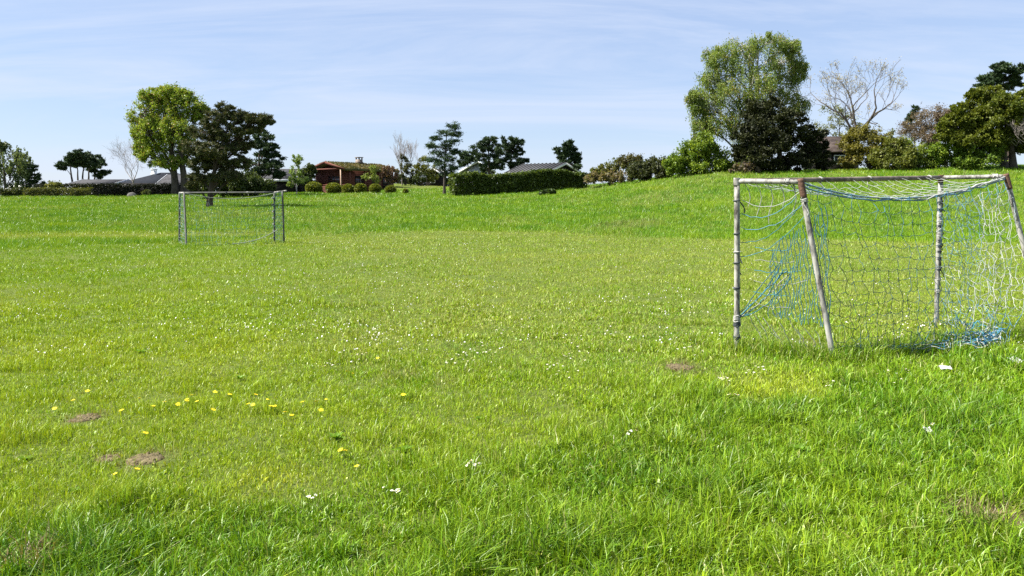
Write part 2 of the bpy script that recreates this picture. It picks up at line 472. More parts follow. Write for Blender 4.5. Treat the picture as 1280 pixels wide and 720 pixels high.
def fields(X, Y):
    """how tall, how dry, how yellow the grass is at each place"""
    Z = zt(X, Y)
    px, py = to_px(X, Y, Z)
    n1 = fbm(X * 0.35, Y * 0.35, 40); n2 = fbm(X * 1.4, Y * 1.4, 41); n3 = fbm(X * 4.5, Y * 4.5, 42)
    nb = np.interp(px, _nb[:, 0], _nb[:, 1]); fb = np.interp(px, _fb[:, 0], _fb[:, 1])
    near = sstep(-26, 34, py - nb + (n2 - 0.5) * 60)               # 1 = uncut grass close to the camera
    far = sstep(-2.0, 2.0, fb - py + (n1 - 0.5) * 3.0)                    # 1 = uncut grass up the slope
    lawn = sstep(91, 94, Y) * sstep(480, 500, px) * (1 - sstep(560, 575, px))   # the garden lawn beyond the round bushes
    strip = np.exp(-((py - (296 - 0.010 * (px - 0))) / 4.0) ** 2) * (1 - sstep(300, 400, px))   # a mown track on the left
    far = far * (1 - 0.97 * strip) * (1 - lawn)
    near = near * (Y < 14)
    ypatch = np.exp(-(((px - 972) / 62) ** 4 + ((py - 486) / 19) ** 4))
    near = near * (1 - ypatch)
    n4 = fbm(X * 2.6, Y * 2.6, 43)
    tus = sstep(0.54, 0.70, n4)                                  # tussocks and clover cushions in the turf
    h = 0.016 + 0.022 * n2 + 0.035 * np.maximum(0, n3 - 0.50) + 0.028 * tus
    h_long = 0.022 + 0.055 * n2 + 0.12 * np.maximum(0, n3 - 0.45) + 0.04 * tus
    h = h * (1 - near) + h_long * near
    h = h * (1 - far) + (0.05 + 0.09 * n2 + 0.16 * sstep(0.56, 0.72, fbm(X * 0.9, Y * 0.6, 62))) * far
    # a taller fringe round the near goal's feet
    fr = np.zeros_like(X)
    for A, Bq in ((P1b, B1), (B1, B2), (P1b, P1b), (P2b, P2b), (B2, B2 + Vector((0.5, 0, 0)))):
        ax, ay, bx, by = A.x, A.y, Bq.x, Bq.y
        L2 = (bx - ax) ** 2 + (by - ay) ** 2 + 1e-6
        t = np.clip(((X - ax) * (bx - ax) + (Y - ay) * (by - ay)) / L2, 0, 1)
        dd = np.hypot(X - ax - t * (bx - ax), Y - ay - t * (by - ay))
        fr = np.maximum(fr, np.exp(-(dd / 0.20) ** 2))
    for A in (G1b, G2b, C1, C2):
        fr = np.maximum(fr, 0.7 * np.exp(-(((X - A.x) ** 2 + (Y - A.y) ** 2) / 0.3)))
    h = h + fr * (0.08 + 0.08 * n3)
    bare = np.zeros_like(X)
    for c, r, k in SPOT_W:
        d = np.hypot(X - c.x, (Y - c.y) * 0.8) / r + (n3 - 0.5) * 0.9
        bare = np.maximum(bare, k * (1 - sstep(0.55, 1.15, d)))
    # dryness: strongest on the worn middle of the pitch
    mid = sstep(300, 480, px) * (1 - sstep(1150, 1400, px)) * (1 - sstep(400, 500, py)) * (1 - far)
    mid = np.maximum(mid, 0.8 * sstep(700, 900, px) * (1 - far) * (1 - near) * (1 - sstep(430, 490, py)))
    dry = 0.08 + 0.60 * mid + 0.5 * (n1 - 0.5) * (1 - far) + 0.35 * np.maximum(0, n2 - 0.6)
    bankdry = 0.45 * sstep(0.55, 0.72, fbm(X * 0.22, Y * 0.11, 61)) * far
    dry = dry * (1 - 0.75 * near) * (1 - 0.80 * far) + bankdry + 0.55 * strip + 0.25 * lawn
    yel = 0.75 * ypatch + 0.8 * np.exp(-(((px - 820) / 20) ** 2 + ((py - 236) / 2.5) ** 2)) + 0.8 * np.exp(-(((px - 1062) / 28) ** 2 + ((py - 213) / 2.2) ** 2)) + 0.8 * np.exp(-(((px - 340) / 50) ** 2 + ((py - 600) / 18) ** 2))
    yel = yel + 0.5 * strip + 0.45 * (1 - sstep(250, 520, px)) * (1 - far) * (1 - near) * sstep(320, 420, py)
    yel = np.clip(yel + 0.5 * np.maximum(0, n1 - 0.55), 0, 1)
    return dict(Z=Z, px=px, py=py, n1=n1, n2=n2, n3=n3, near=near, far=far, h=h, bare=bare, dry=np.clip(dry, 0, 0.85), yel=yel, fr=fr, lawn=lawn, tus=tus, n4=n4)


GREEN_A = np.array((0.105, 0.240, 0.003)); GREEN_B = np.array((0.310, 0.410, 0.014)); DEEP = np.array((0.045, 0.135, 0.006))
LUSH = np.array((0.055, 0.175, 0.006))
YELLOW = np.array((0.42, 0.46, 0.03)); STRAW = np.array((0.36, 0.325, 0.125)); SOIL_G = np.array((0.20, 0.15, 0.08))


def build_grass():
    rng = np.random.default_rng(7)
    mb = MB()
    # blade density falls off smoothly with distance (narrow bands, no visible steps)
    ty = np.log([2.6, 5, 8, 12, 20, 30, 45, 70, 118]); td = np.log([15000, 11500, 6800, 3100, 1200, 620, 340, 150, 28])
    edges = np.geomspace(2.6, 118, 30)
    for d0, d1 in zip(edges[:-1], edges[1:]):
        dens = float(np.exp(np.interp(np.log((d0 + d1) / 2), ty, td)))
        seg = 2 if d1 < 13.5 else 1
        n = int(0.8 * (d1 * d1 - d0 * d0) * dens)
        Y = np.sqrt(rng.random(n) * (d1 * d1 - d0 * d0) + d0 * d0)
        X = Y * rng.uniform(-0.80, 0.80, n)
        f = fields(X, Y)
        keep = (rng.random(n) > f['bare'] * 0.62) & (rng.random(n) < np.where(Y > 70, 1 - 0.6 * (np.abs(X / Y - 0.4) < 0.32), 1))
        keep &= rng.random(n) < (0.25 + 1.15 * f['n3'])
        idx = np.nonzero(keep)[0]
        X, Y = X[idx], Y[idx]
        f = {k: v[idx] for k, v in f.items()}
        n = len(X)
        h = f['h'] * np.clip(rng.lognormal(0, 0.38, n), 0.35, 2.4)
        tall = (rng.random(n) < 0.02) & (f['near'] > 0.5)
        h = np.minimum(np.where(tall, h * 1.4, h), 0.19)
        h = np.where((Y > 25) & (h > 0.12) & (f['far'] < 0.5), 0.12, h)
        w = np.maximum(0.0032, Y * 0.00062) * rng.uniform(0.6, 1.35, n) * (1 + 0.7 * f['near'] * (Y < 9)) * (1 - 0.12 * f['far'])
        # broad low weed leaves among the blades
        weed = (rng.random(n) < 0.09 + 0.16 * (f['n2'] > 0.55)) & (f['far'] < 0.5) & (Y < 20)
        w = np.where(weed, w * 3.2, w); h = np.where(weed, h * 0.62, h)
        lean = rng.uniform(0.1, 1.2, n) ** 1.2 * (0.9 + 0.5 * f['near'])
        flat = (rng.random(n) < f['dry'] * 0.5)
        lean = np.where(flat, rng.uniform(1.5, 3.0, n), lean)
        dirn = rng.random(n) * 2 * math.pi + (f['n2'] - 0.5) * 3
        lx, ly = np.cos(dirn), np.sin(dirn)
        fa = rng.random(n) * 2 * math.pi
        wx, wy = np.cos(fa), np.sin(fa)
        L = h / np.sqrt(1 + lean * lean) * 1.35
        dx, dy = lx * lean * L, ly * lean * L
        base = np.stack([X, Y, f['Z'] - 0.006], -1)
        wv = np.stack([wx, wy, np.zeros(n)], -1) * (w * 0.5)[:, None]
        # colour
        t = np.clip(f['n1'] * 0.5 + f['n4'] * 0.8 - 0.15 + rng.normal(0.0, 0.25, n) - 0.25 * f['far'], 0, 1)[:, None]
        c = GREEN_A * (1 - t) + GREEN_B * t
        lush = np.clip(f['tus'] * 0.55 * (1 - f['far']) * rng.random(n) + f['far'] * (0.14 + 0.85 * sstep(0.46, 0.66, f['n2'])) * rng.random(n), 0, 1)[:, None]
        c = c * (1 - lush) + LUSH * lush
        deep = np.clip((f['near'] * (0.45 + 0.5 * sstep(0.45, 0.65, f['n2'])) + f['fr'] * 0.6) * rng.random(n) ** 0.8, 0, 1)[:, None]
        c = c * (1 - deep) + DEEP * deep
        nl = (f['near'] * 0.3 * rng.random(n))[:, None]
        c = c * (1 - nl) + LUSH * nl
        ye = (f['yel'] * rng.random(n))[:, None]
        c = c * (1 - ye) + YELLOW * ye
        st = (rng.random(n) < f['dry'] * 0.60 + 0.03 * (1 - 0.75 * f['far']))
        sc = STRAW * rng.uniform(0.6, 1.1, n)[:, None]
        c = np.where(st[:, None], sc * 0.6 + c * 0.4, c)
        br = (f['bare'] * (rng.random(n) < 0.6))[:, None]
        c = c * (1 - br) + SOIL_G * br
        c = c * (1 + rng.uniform(-0.22, 0.22, n) * np.clip(1.2 - Y / 60, 0.35, 1))[:, None]
        if seg == 2:
            mid = base + np.stack([dx * 0.32, dy * 0.32, L * 0.62], -1)
            tip = base + np.stack([dx, dy, L * rng.uniform(0.75, 1.0, n)], -1)
            v = np.stack([base - wv, base + wv, mid + wv * 0.85, mid - wv * 0.85, tip], 1).reshape(-1, 3)
            o = np.arange(n)[:, None] * 5
            mb.add(v, o + np.array([0, 1, 2, 3]), o + np.array([3, 2, 4]), np.repeat(c, 5, axis=0))
        else:
            tip = base + np.stack([dx, dy, L], -1)
            v = np.stack([base - wv, base + wv, tip], 1).reshape(-1, 3)
            mb.add(v, None, np.arange(3 * n).reshape(-1, 3), np.repeat(c, 3, axis=0))
    o = mb.build("grass", M['grass'])
    struct(o, 'stuff', "bright green grass, short on the pitch and uncut around it", "grass")


build_grass()


# ------------------------------------------------------------------ soil heaps, flowers, scraps
def soil_patch(px, py, r, hgt, label, seed):
    rng = np.random.default_rng(seed)
    c = ground_at(px, py)
    n = 26
    g = np.linspace(-1, 1, n)
    X, Y = np.meshgrid(g * r * 1.3, g * r * 1.3)
    ang = np.arctan2(Y, X)
    edge = r * (0.75 + 0.45 * vnoise(np.cos(ang) * 1.7 + 9, np.sin(ang) * 1.7 + seed, seed))
    d = np.hypot(X, Y) / edge
    Z = hgt * np.clip(1 - d ** 2, -0.6, 1) * (0.5 + fbm(X / r * 3 + seed, Y / r * 3, seed)) + (fbm(X / r * 7, Y / r * 7, seed + 4) - 0.5) * hgt * 0.9 * (d < 1.1)
    Z = Z + zt(X + c.x, Y + c.y) - c.z - np.where(d > 1.0, 0.03, -0.004)
    mb = MB()
    i, j = np.meshgrid(np.arange(n - 1), np.arange(n - 1), indexing='ij')
    q = np.stack([i * n + j, i * n + j + 1, (i + 1) * n + j + 1, (i + 1) * n + j], -1).reshape(-1, 4)
    mb.add(np.stack([X, Y, Z], -1).reshape(-1, 3), q)
    for k in range(34):                                   # clods
        a, rr = rng.random() * 6.28, r * math.sqrt(rng.random()) * 0.85
        s = rng.uniform(0.006, 0.020)
        x, y = math.cos(a) * rr, math.sin(a) * rr
        z = zt1(x + c.x, y + c.y) - c.z + hgt * max(0, 1 - (rr / r) ** 2) * 0.9
        v = np.array([(1, 0, 0), (-1, 0, 0), (0, 1, 0), (0, -1, 0), (0, 0, 1), (0, 0, -1)], float) * s * rng.uniform(0.6, 1.3, (6, 1)) + (x, y, z)
        mb.add(v, None, [(0, 2, 4), (2, 1, 4), (1, 3, 4), (3, 0, 4), (2, 0, 5), (1, 2, 5), (3, 1, 5), (0, 3, 5)])
    o = mb.build("soil_patch", M['soil'], loc=c)
    tag(o, label, "soil patch", "bare soil patches in the turf")


soil_patch(108, 523, 0.12, 0.014, "crumbly brown soil scrape in short grass, left of the dandelion cluster", 1)
soil_patch(135, 574, 0.08, 0.011, "small dark soil scrape in front of a pair, beside a wider one", 2)
soil_patch(183, 574, 0.12, 0.013, "wide brown soil scrape next to a smaller one, ahead of the long grass", 3)
soil_patch(850, 459, 0.14, 0.016, "low heap of dry brown clippings and soil left of the big goal", 4)
soil_patch(40, 712, 0.15, 0.05, "grey crumbly soil in the bottom left corner among long grass", 5)
soil_patch(1240, 652, 0.22, 0.012, "pale bare earth hollow among long grass at the lower right", 6)


def flower_mesh(name, petals, r, col, centre_col, centre_r, stem, seed):
    rng = np.random.default_rng(seed)
    mb = MB()
    for k in range(petals):
        a = k / petals * 2 * math.pi + rng.uniform(-0.1, 0.1)
        da = math.pi / petals * 1.05
        z0, z1 = stem, stem + r * rng.uniform(0.05, 0.4)
        rr = r * rng.uniform(0.85, 1.1)
        v = [(0, 0, z0), (math.cos(a - da) * rr * 0.7, math.sin(a - da) * rr * 0.7, z1 * 0.5 + z0 * 0.5),
             (math.cos(a) * rr, math.sin(a) * rr, z1), (math.cos(a + da) * rr * 0.7, math.sin(a + da) * rr * 0.7, z1 * 0.5 + z0 * 0.5)]
        mb.add(v, [(0, 1, 2, 3)], None, np.array(col) * rng.uniform(0.85, 1.05))
    n = 7
    v = [(math.cos(i / n * 6.283) * centre_r, math.sin(i / n * 6.283) * centre_r, stem + r * 0.12) for i in range(n)] + [(0, 0, stem + r * 0.35)]
    mb.add(v, None, [(i, (i + 1) % n, n) for i in range(n)], centre_col)
    mb.tube([(0, 0, -0.01), (0.003, 0, stem * 0.5), (0, 0, stem)], [0.0015, 0.0014, 0.0012], 4, (0.08, 0.16, 0.02))
    return mb.build(name, M['flower'])


def build_flowers():
    rng = np.random.default_rng(5)
    # dandelions, where the photo shows them
    dl = [(112, 496), (95, 507), (70, 516), (268, 496), (214, 507), (222, 510), (232, 506), (240, 503), (236, 508), (250, 509), (174, 507), (155, 521),
          (286, 500), (317, 501), (313, 514), (262, 521), (205, 512), (178, 549), (320, 513), (335, 508), (338, 517), (355, 524), (364, 525), (381, 512), (396, 509), (401, 519),
          (409, 505), (437, 473), (432, 471), (431, 570), (429, 575), (449, 590), (149, 603), (168, 597), (474, 453), (505, 499), (420, 428), (330, 428), (345, 515), (190, 516)]
    proto = None
    for i, (a, b) in enumerate(dl):
        if proto is None:
            proto = flower_mesh("dandelion", 14, 0.021, (0.72, 0.60, 0.01), (0.70, 0.48, 0.01), 0.012, 0.065, 3); o = proto
        else:
            o = proto.copy(); COL.objects.link(o)
        g = ground_at(a, b + 2)
        o.location = g; s = rng.uniform(0.7, 1.15); o.scale = (s, s, rng.uniform(0.8, 1.2))
        o.rotation_euler = (rng.uniform(0.05, 0.5), rng.uniform(-0.3, 0.3), rng.uniform(0, 6.28))
        tag(o, "yellow dandelion in flower in the short grass", "dandelion", "dandelions on the left of the pitch")
    # daisies: clusters seen in the photo, then a thin scatter
    cl = [(493, 623, 9, 6), (388, 631, 6, 4), (592, 596, 7, 4), (572, 452, 14, 14), (440, 447, 12, 12), (713, 452, 10, 12), (1160, 543, 3, 1.5), (905, 480, 12, 5),
          (788, 549, 4, 4), (915, 505, 6, 4), (720, 432, 16, 16), (600, 440, 18, 18), (640, 415, 20, 22), (470, 415, 20, 22), (860, 440, 10, 12), (1040, 486, 5, 4), (1135, 470, 4, 6), (412, 462, 8, 8),
          (700, 470, 10, 16), (760, 420, 14, 20), (945, 470, 10, 7), (1275, 447, 6, 4), (1120, 478, 5, 8), (1065, 404, 8, 10), (1120, 426, 12, 18), (1150, 408, 8, 12), (1110, 392, 6, 16), (1170, 428, 6, 8)]  # last five clusters, under the near net: white debris drawn as daisies
    proto = flower_mesh("daisy", 9, 0.0135, (0.66, 0.66, 0.65), (0.6, 0.42, 0.03), 0.0045, 0.055, 8)
    k = 0
    for px, py, cnt, sp in cl:
        for _ in range(cnt):
            x, y = px + rng.normal(0, sp * 0.8), py + rng.normal(0, sp * 0.42)
            g = ground_at(x, y + 1)
            f = fields(np.array([g.x]), np.array([g.y]))
            o = proto if k == 0 else proto.copy()
            if k: COL.objects.link(o)
            k += 1
            o.location = g
            s = rng.uniform(0.65, 1.05); zz = max(1.0, float(f['h'][0]) * 1.3 / 0.055)
            o.scale = (s, s, zz / 1.0)
            o.rotation_euler = (rng.uniform(-0.1, 0.45), rng.uniform(-0.3, 0.3), rng.uniform(0, 6.28))
            tag(o, "tiny white daisy flowering low in the grass", "daisy", "daisies dotted over the turf")
    # the far sprinkling that nobody could count
    mb = MB()
    n = 5200
    px = rng.uniform(-40, 1330, n); py = 299 + 150 * rng.random(n) ** 1.3
    for a, b in zip(px, py):
        dens = fbm(np.array([a / 60]), np.array([b / 10]), 77)[0]
        if a < 330: dens -= 0.07
        if rng.random() > (max(0, dens - 0.46) * 5): continue
        d = ray(a, b); t = -CAM_H / d[2]
        x, y = d[0] * t, d[1] * t
        z = zt1(x, y) + 0.05
        r = max(0.008, y * 0.00048) * rng.uniform(0.6, 1.3)
        th = rng.random() * 6.28
        v = [(x + math.cos(th + q * 1.2566) * r, y + math.sin(th + q * 1.2566) * r, z + rng.uniform(0, 0.022)) for q in range(5)] + [(x, y, z + 0.014)]
        mb.add(v, None, [(q, (q + 1) % 5, 5) for q in range(5)], (0.56, 0.56, 0.55))
    o = mb.build("daisies", M['flower'])
    struct(o, 'stuff', "specks of white daisies all over the middle of the pitch", "daisies")


build_flowers()


def build_weeds():
    rng = np.random.default_rng(31)
    protos = []
    for v in range(3):
        mb = MB()
        nl = 12 + 3 * v
        for k in range(nl):
            a = k / nl * 6.283 * 2.0 + rng.uniform(-0.3, 0.3)
            ln = rng.uniform(0.06, 0.12); wd = rng.uniform(0.014, 0.026); el = rng.uniform(0.25, 1.1)
            q = np.linspace(0, 1, 5)
            r = ln * (q * math.cos(el) + 0.12 * q * q); z = ln * (q * math.sin(el) - 0.45 * q * q * math.sin(el)) + 0.015
            wq = wd * np.array([0.25, 0.8, 1.0, 0.75, 0.05])
            d = np.array([math.cos(a), math.sin(a), 0]); n_ = np.array([-math.sin(a), math.cos(a), 0])
            c = d[None] * r[:, None]; c[:, 2] = z
            v_ = np.concatenate([c - n_[None] * wq[:, None] + (0, 0, 0.006), c, c + n_[None] * wq[:, None] + (0, 0, 0.006)])
            f_ = [(i, 5 + i, 6 + i, 1 + i) for i in range(4)] + [(5 + i, 10 + i, 11 + i, 6 + i) for i in range(4)]
            mb.add(v_, f_, None, np.array((0.120, 0.235, 0.010)) * rng.uniform(0.6, 1.2))
        protos.append(mb)
    spots = [(722, 648), (700, 640), (1195, 632), (1180, 640), (665, 592), (1000, 560), (640, 690), (505, 560), (560, 600), (30, 570), (260, 640), (300, 470), (175, 436), (880, 560), (1085, 640), (420, 545), (840, 690), (1235, 560), (95, 610), (600, 520)]
    me = [None] * 3
    for i, (a, b) in enumerate(spots):
        k = i % 3
        if me[k] is None: o = me[k] = protos[k].build("broadleaf_weed", M['leaf'])
        else:
            o = me[k].copy(); COL.objects.link(o)
        o.location = ground_at(a, b + 6); s = rng.uniform(0.45, 0.8); o.scale = (s, s, s * rng.uniform(0.9, 1.3))
        o.rotation_euler = (0, 0, rng.uniform(0, 6.28))
        tag(o, "low rosette of broad green weed leaves among the grass blades", "weed", "broadleaf weeds in the grass")


build_weeds()


def scrap(px, py, w, d, label, seed):
    rng = np.random.default_rng(seed)
    c = ground_at(px, py); mb = MB()
    n = 6
    g = np.linspace(-1, 1, n)
    X, Y = np.meshgrid(g * w / 2, g * d / 2)
    X = X + rng.normal(0, w * 0.03, X.shape); Y = Y + rng.normal(0, d * 0.06, X.shape)
    Z = 0.07 + rng.normal(0, 0.006, X.shape) + 0.02 * (X / w) ** 2 + 0.02 * Y / d
    i, j = np.meshgrid(np.arange(n - 1), np.arange(n - 1), indexing='ij')
    q = np.stack([i * n + j, i * n + j + 1, (i + 1) * n + j + 1, (i + 1) * n + j], -1).reshape(-1, 4)
    v = np.stack([X, Y, Z], -1).reshape(-1, 3)
    mb.add(v, q); mb.add(v - (0, 0, 0.004), q[:, ::-1])
    tag(mb.build("paper_scrap", M['scrap'], loc=c, smooth=True), label, "litter")


scrap(1181, 468, 0.11, 0.05, "flat white scrap lying in the grass in front of the big goal", 1)
scrap(1268, 458, 0.12, 0.10, "crumpled white scrap in grass right of the blue net bunch", 2)
scrap(1159, 549, 0.045, 0.045, "small white scrap alone in the long grass below the goal", 3)

# ------------------------------------------------------------------ goals
BLUE = np.array((0.040, 0.17, 0.29)); WHITE = np.array((0.42, 0.43, 0.40)); TEAL = np.array((0.03, 0.14, 0.18)); DARKC = np.array((0.035, 0.055, 0.06))


def net(name, grid, parent, r, colour, rng, sag=0.02, missing=0.03, sub=3):
    """knotted cord net over a grid of points [row][column]"""
    G = np.array([[tuple(p) for p in row] for row in grid], float)
    mb = MB()
    R, Cn = G.shape[:2]

    def seg(a, b, ca, cb, droop):
        t = np.linspace(0, 1, sub + 1)
        pts = a[None] * (1 - t)[:, None] + b[None] * t[:, None]
        pts[:, 2] -= droop * 4 * t * (1 - t)
        pts[1:-1] += rng.normal(0, 0.006, (sub - 1, 3))
        mb.tube(pts, r, 3, (ca + cb) / 2)
    for i in range(R):
        for j in range(Cn):
            c0 = colour(i / (R - 1), j / (Cn - 1))
            if j + 1 < Cn and rng.random() > missing:
                seg(G[i, j], G[i, j + 1], c0, colour(i / (R - 1), (j + 1) / (Cn - 1)), sag * rng.uniform(0.4, 1.6))
            if i + 1 < R and rng.random() > missing:
                seg(G[i, j], G[i + 1, j], c0, colour((i + 1) / (R - 1), j / (Cn - 1)), 0)
            if rng.random() < 0.8:                    # the knot
                s = r * 1.9
                v = np.array([(1, 0, 0), (-1, 0, 0), (0, 1, 0), (0, -1, 0), (0, 0, 1), (0, 0, -1)], float) * s + G[i, j]
                mb.add(v, None, [(0, 2, 4), (2, 1, 4), (1, 3, 4), (3, 0, 4), (2, 0, 5), (1, 2, 5), (3, 1, 5), (0, 3, 5)], c0)
    return mb, mb.build(name, M['net'], parent)


def pipe(name, a, b, r, material, parent, bend=0.0, n=12):
    mb = MB()
    a = Vector(a); b = Vector(b)
    pts = [a.lerp(b, t) + Vector((bend * math.sin(t * 3.14), 0, 0)) for t in np.linspace(0, 1, 9)]
    mb.tube(pts, r, n, cap=True)
    return mb.build(name, material, parent, smooth=True)


def wrap(name, centre, axis, r, turns, pitch, material, parent, cr=0.006, tail=True, seed=0):
    """cord wound round a pipe"""
    rng = np.random.default_rng(seed)
    ax = Vector(axis).normalized(); u = ax.orthogonal().normalized(); v = ax.cross(u)
    pts = []
    for k in range(turns * 8 + 1):
        t = k / 8
        a = t * 2 * math.pi
        pts.append(Vector(centre) + ax * (t - turns / 2) * pitch * (1 + 0.4 * rng.normal()) + (u * math.cos(a) + v * math.sin(a)) * (r + cr * 0.6))
    if tail:
        for k in range(4):
            pts.append(pts[-1] + Vector((rng.uniform(-0.01, 0.03), rng.uniform(-0.02, 0.02), -0.035)))
    mb = MB(); mb.tube(pts, cr, 4)
    return mb.build(name, material, parent)


def near_goal():
    rng = np.random.default_rng(11)
    o = (P1b + P2b) / 2
    t = empty("football_goal", o, "large rusty pipe football goal with torn blue and white net in front", "football goal", "football goals on the pitch")
    L = lambda p: Vector(p) - o
    down = Vector((0, 0, 0.15))
    p1 = pipe("post", L(P1b - down), L(P1t), 0.031, M['post'], t, 0.006)
    p2 = pipe("post", L(P2b - down), L(P2t), 0.030, M['post'], t, -0.006)
    cb = pipe("crossbar", L(P1t), L(P2t), 0.029, M['bar'], t)
    a1 = pipe("side_arm", L(P1t), L(T1), 0.027, M['post'], t)
    a2 = pipe("side_arm", L(P2t), L(T2), 0.027, M['post'], t)
    l1 = pipe("leg", L(T1), L(B1 - down * 0.9), 0.030, M['post'], t)
    l2 = pipe("leg", L(T2), L(B2 - down * 0.9), 0.030, M['post'], t)
    for q, par in ((T1, l1), (T2, l2)):
        B = B1 if q is T1 else B2
        d = (B - q).normalized()
        pipe("corner_fitting", L(q - d * 0.035), L(q + d * 0.17), 0.035, M['rust'], par)
    pipe("corner_fitting", L(P1t - Vector((0, 0, 0.05))), L(P1t + Vector((0, 0, 0.036))), 0.036, M['post'], p1)
    pipe("corner_fitting", L(P2t - Vector((0, 0, 0.07))), L(P2t + Vector((0, 0, 0.035))), 0.035, M['rust'], p2)
    up = Vector((0, 0, 1))
    # cords wound round the frame
    for z, tn, mt in ((1.66, 1, 'dark_tie'), (1.30, 1, 'dark_tie'), (1.10, 1, 'tie'), (0.98, 1, 'dark_tie'), (0.70, 2, 'dark_tie'), (0.36, 5, 'tie'), (0.30, 4, 'dark_tie'), (0.15, 3, 'dark_tie')):
        z = min(z, 1.9)
        wrap("cord_tie", L(P1b + (P1t - P1b) * (z / (P1t.z - P1b.z))), up, 0.031, tn, 0.014, M[mt], p1, 0.007, True, int(z * 100))
    for z in (1.85, 1.72, 1.62, 1.55, 1.46, 1.40, 1.33, 1.27, 1.2, 1.12, 1.05, 0.95, 0.8, 0.66, 0.5):
        wrap("cord_tie", L(P2b + (P2t - P2b) * (z / (P2t.z - P2b.z) * 0.98)), up, 0.030, 3, 0.014, M['tie' if rng.random() < 0.35 else 'dark_tie'], p2, 0.007, True, int(z * 100))
    for s in (0.36, 0.60, 0.93):
        wrap("cord_tie", L(P1t.lerp(P2t, s)), P2t - P1t, 0.029, 2, 0.014, M['tie'], cb, 0.006, True, int(s * 100))
    wrap("cord_tie", L(T1 + (B1 - T1) * 0.10), B1 - T1, 0.030, 3, 0.014, M['tie'], l1, 0.007, True, 3)
    wrap("cord_tie", L(P1t.lerp(T1, 0.8)), T1 - P1t, 0.027, 3, 0.014, M['tie'], a1, 0.007, True, 4)
    wrap("cord_tie", L(P2t.lerp(T2, 0.85)), T2 - P2t, 0.027, 4, 0.014, M['tie'], a2, 0.007, True, 6)
    wid = (P2t - P1t).length
    H = P1t.z - P1b.z
    ncol = 21
    back = (B1 - P1b); back.z = 0; back.normalize()

    # the top rear edge of the net: a rope slung between the two arm ends
    def rope(s):
        p = T1.lerp(T2, s)
        p = p + Vector((0, 0, -0.235 * 4 * s * (1 - s) * (1.05 - 0.25 * s)))
        return p
    mb = MB()
    mb.tube([L(rope(s)) for s in np.linspace(0, 1, 30)], 0.009, 5, np.array([BLUE * 0.6 + WHITE * 0.3 if s < 0.55 else WHITE for s in np.repeat(np.linspace(0, 1, 30), 5)]))
    mb.tube([L(rope(s) + Vector((rng.normal(0, .01), rng.normal(0, .01), -0.03 + rng.normal(0, .012)))) for s in np.linspace(0, 1, 30)], 0.008, 4, BLUE * 0.8 + WHITE * 0.2)
    mb.tube([L(rope(s) + Vector((rng.normal(0, .012), rng.normal(0, .01), -0.015 + rng.normal(0, .015)))) for s in np.linspace(0.3, 1, 22)], 0.008, 4, WHITE)
    mb.build("head_rope", M['net'], t)
    # roof net
    rows = 5
    grid = [[L(P1t.lerp(P2t, 0.03 + 0.95 * j / 22) * (1 - i / rows) + rope(j / 22) * (i / rows)
               + Vector((rng.normal(0, .012), rng.normal(0, .012), -0.07 * math.sin(i / rows * 3.14) + rng.normal(0, .008)))) for j in range(23)] for i in range(rows + 1)]
    net("roof_net", grid, t, 0.0030, lambda u, v: WHITE * (1 - 0.7 * u * (v < 0.5)) + BLUE * 0.5 * u * (v < 0.5), rng, 0.012, 0.10)
    # back net
    nr = 14
    BR = ground_at(1248, 437)
    grid = []
    for i in range(nr + 1):
        u = i / nr
        row = []
        for j in range(ncol + 1):
            v = j / ncol
            top = rope(0.02 + 0.97 * v)
            bot = (B1 + Vector((0.05, 0.05, 0.03))).lerp(BR + Vector((0, 0, 0.03)), v) - back * 0.02
            p = top.lerp(bot, u ** 0.95)
            p = p + Vector((0.03, -0.10, 0)) * math.sin(u * 3.0) * (0.4 + v)
            p.z -= 0.05 * math.sin(v * 3.14) * math.sin(u * 3.14) + 0.05 * u * math.sin(v * 9 + 1) * (u < 0.9)
            p = p + Vector((rng.normal(0, .022), rng.normal(0, .02), rng.normal(0, .014)))
            p.z = max(p.z, zt1(p.x, p.y) + 0.05)
            row.append(L(p))
        grid.append(row)

    def bc(u, v):
        k = rng.random()
        c = DARKC * 0.6 + TEAL * 0.45
        if v > 0.8 and k < 0.6: c = WHITE * 0.8
        if u < 0.12: c = BLUE * 0.6 + TEAL * 0.4
        if u > 0.88: c = BLUE if k < 0.35 else (WHITE * 0.8 if k < 0.6 else c)
        return c
    net("back_net", grid, t, 0.0030, bc, rng, 0.022, 0.05)
    # right side net: hangs free between the second post and the loose corner
    grid = []
    nr, nc = 19, 13
    for i in range(nr + 1):
        u = i / nr
        row = []
        for j in range(nc + 1):
            v = j / nc
            top = P2t.lerp(T2, v) + Vector((0, 0, -0.03 - 0.22 * math.sin(v * 3.14)))
            bot = (P2b + Vector((0.05, 0, 0.10))).lerp(BR + Vector((0.05, 0.02, 0.02)), v)
            bulge = (B2 - P2b).normalized() * (0.20 * v * math.sin(u * 2.8))
            p = top.lerp(bot, u) + bulge
            p.z += 0.10 * math.sin(u * 3.1) * math.sin(v * 4.2 + 1) - 0.02
            p = p + Vector((rng.normal(0, .024), rng.normal(0, .03), rng.normal(0, .020)))
            p.z = max(p.z, zt1(p.x, p.y) + 0.04)
            row.append(L(p))
        grid.append(row)

    def rc(u, v):
        k = rng.random()
        if u > 0.75 and k < 0.6: return BLUE
        if v < 0.6 and u < 0.6 and k < 0.75: return TEAL + 0.05
        return WHITE * rng.uniform(0.7, 1.05) if k < 0.8 else BLUE * 0.7 + WHITE * 0.2
    net("side_net", grid, t, 0.0029, rc, rng, 0.02, 0.06)
    # the bunched blue heap at the loose corner
    mb = MB()
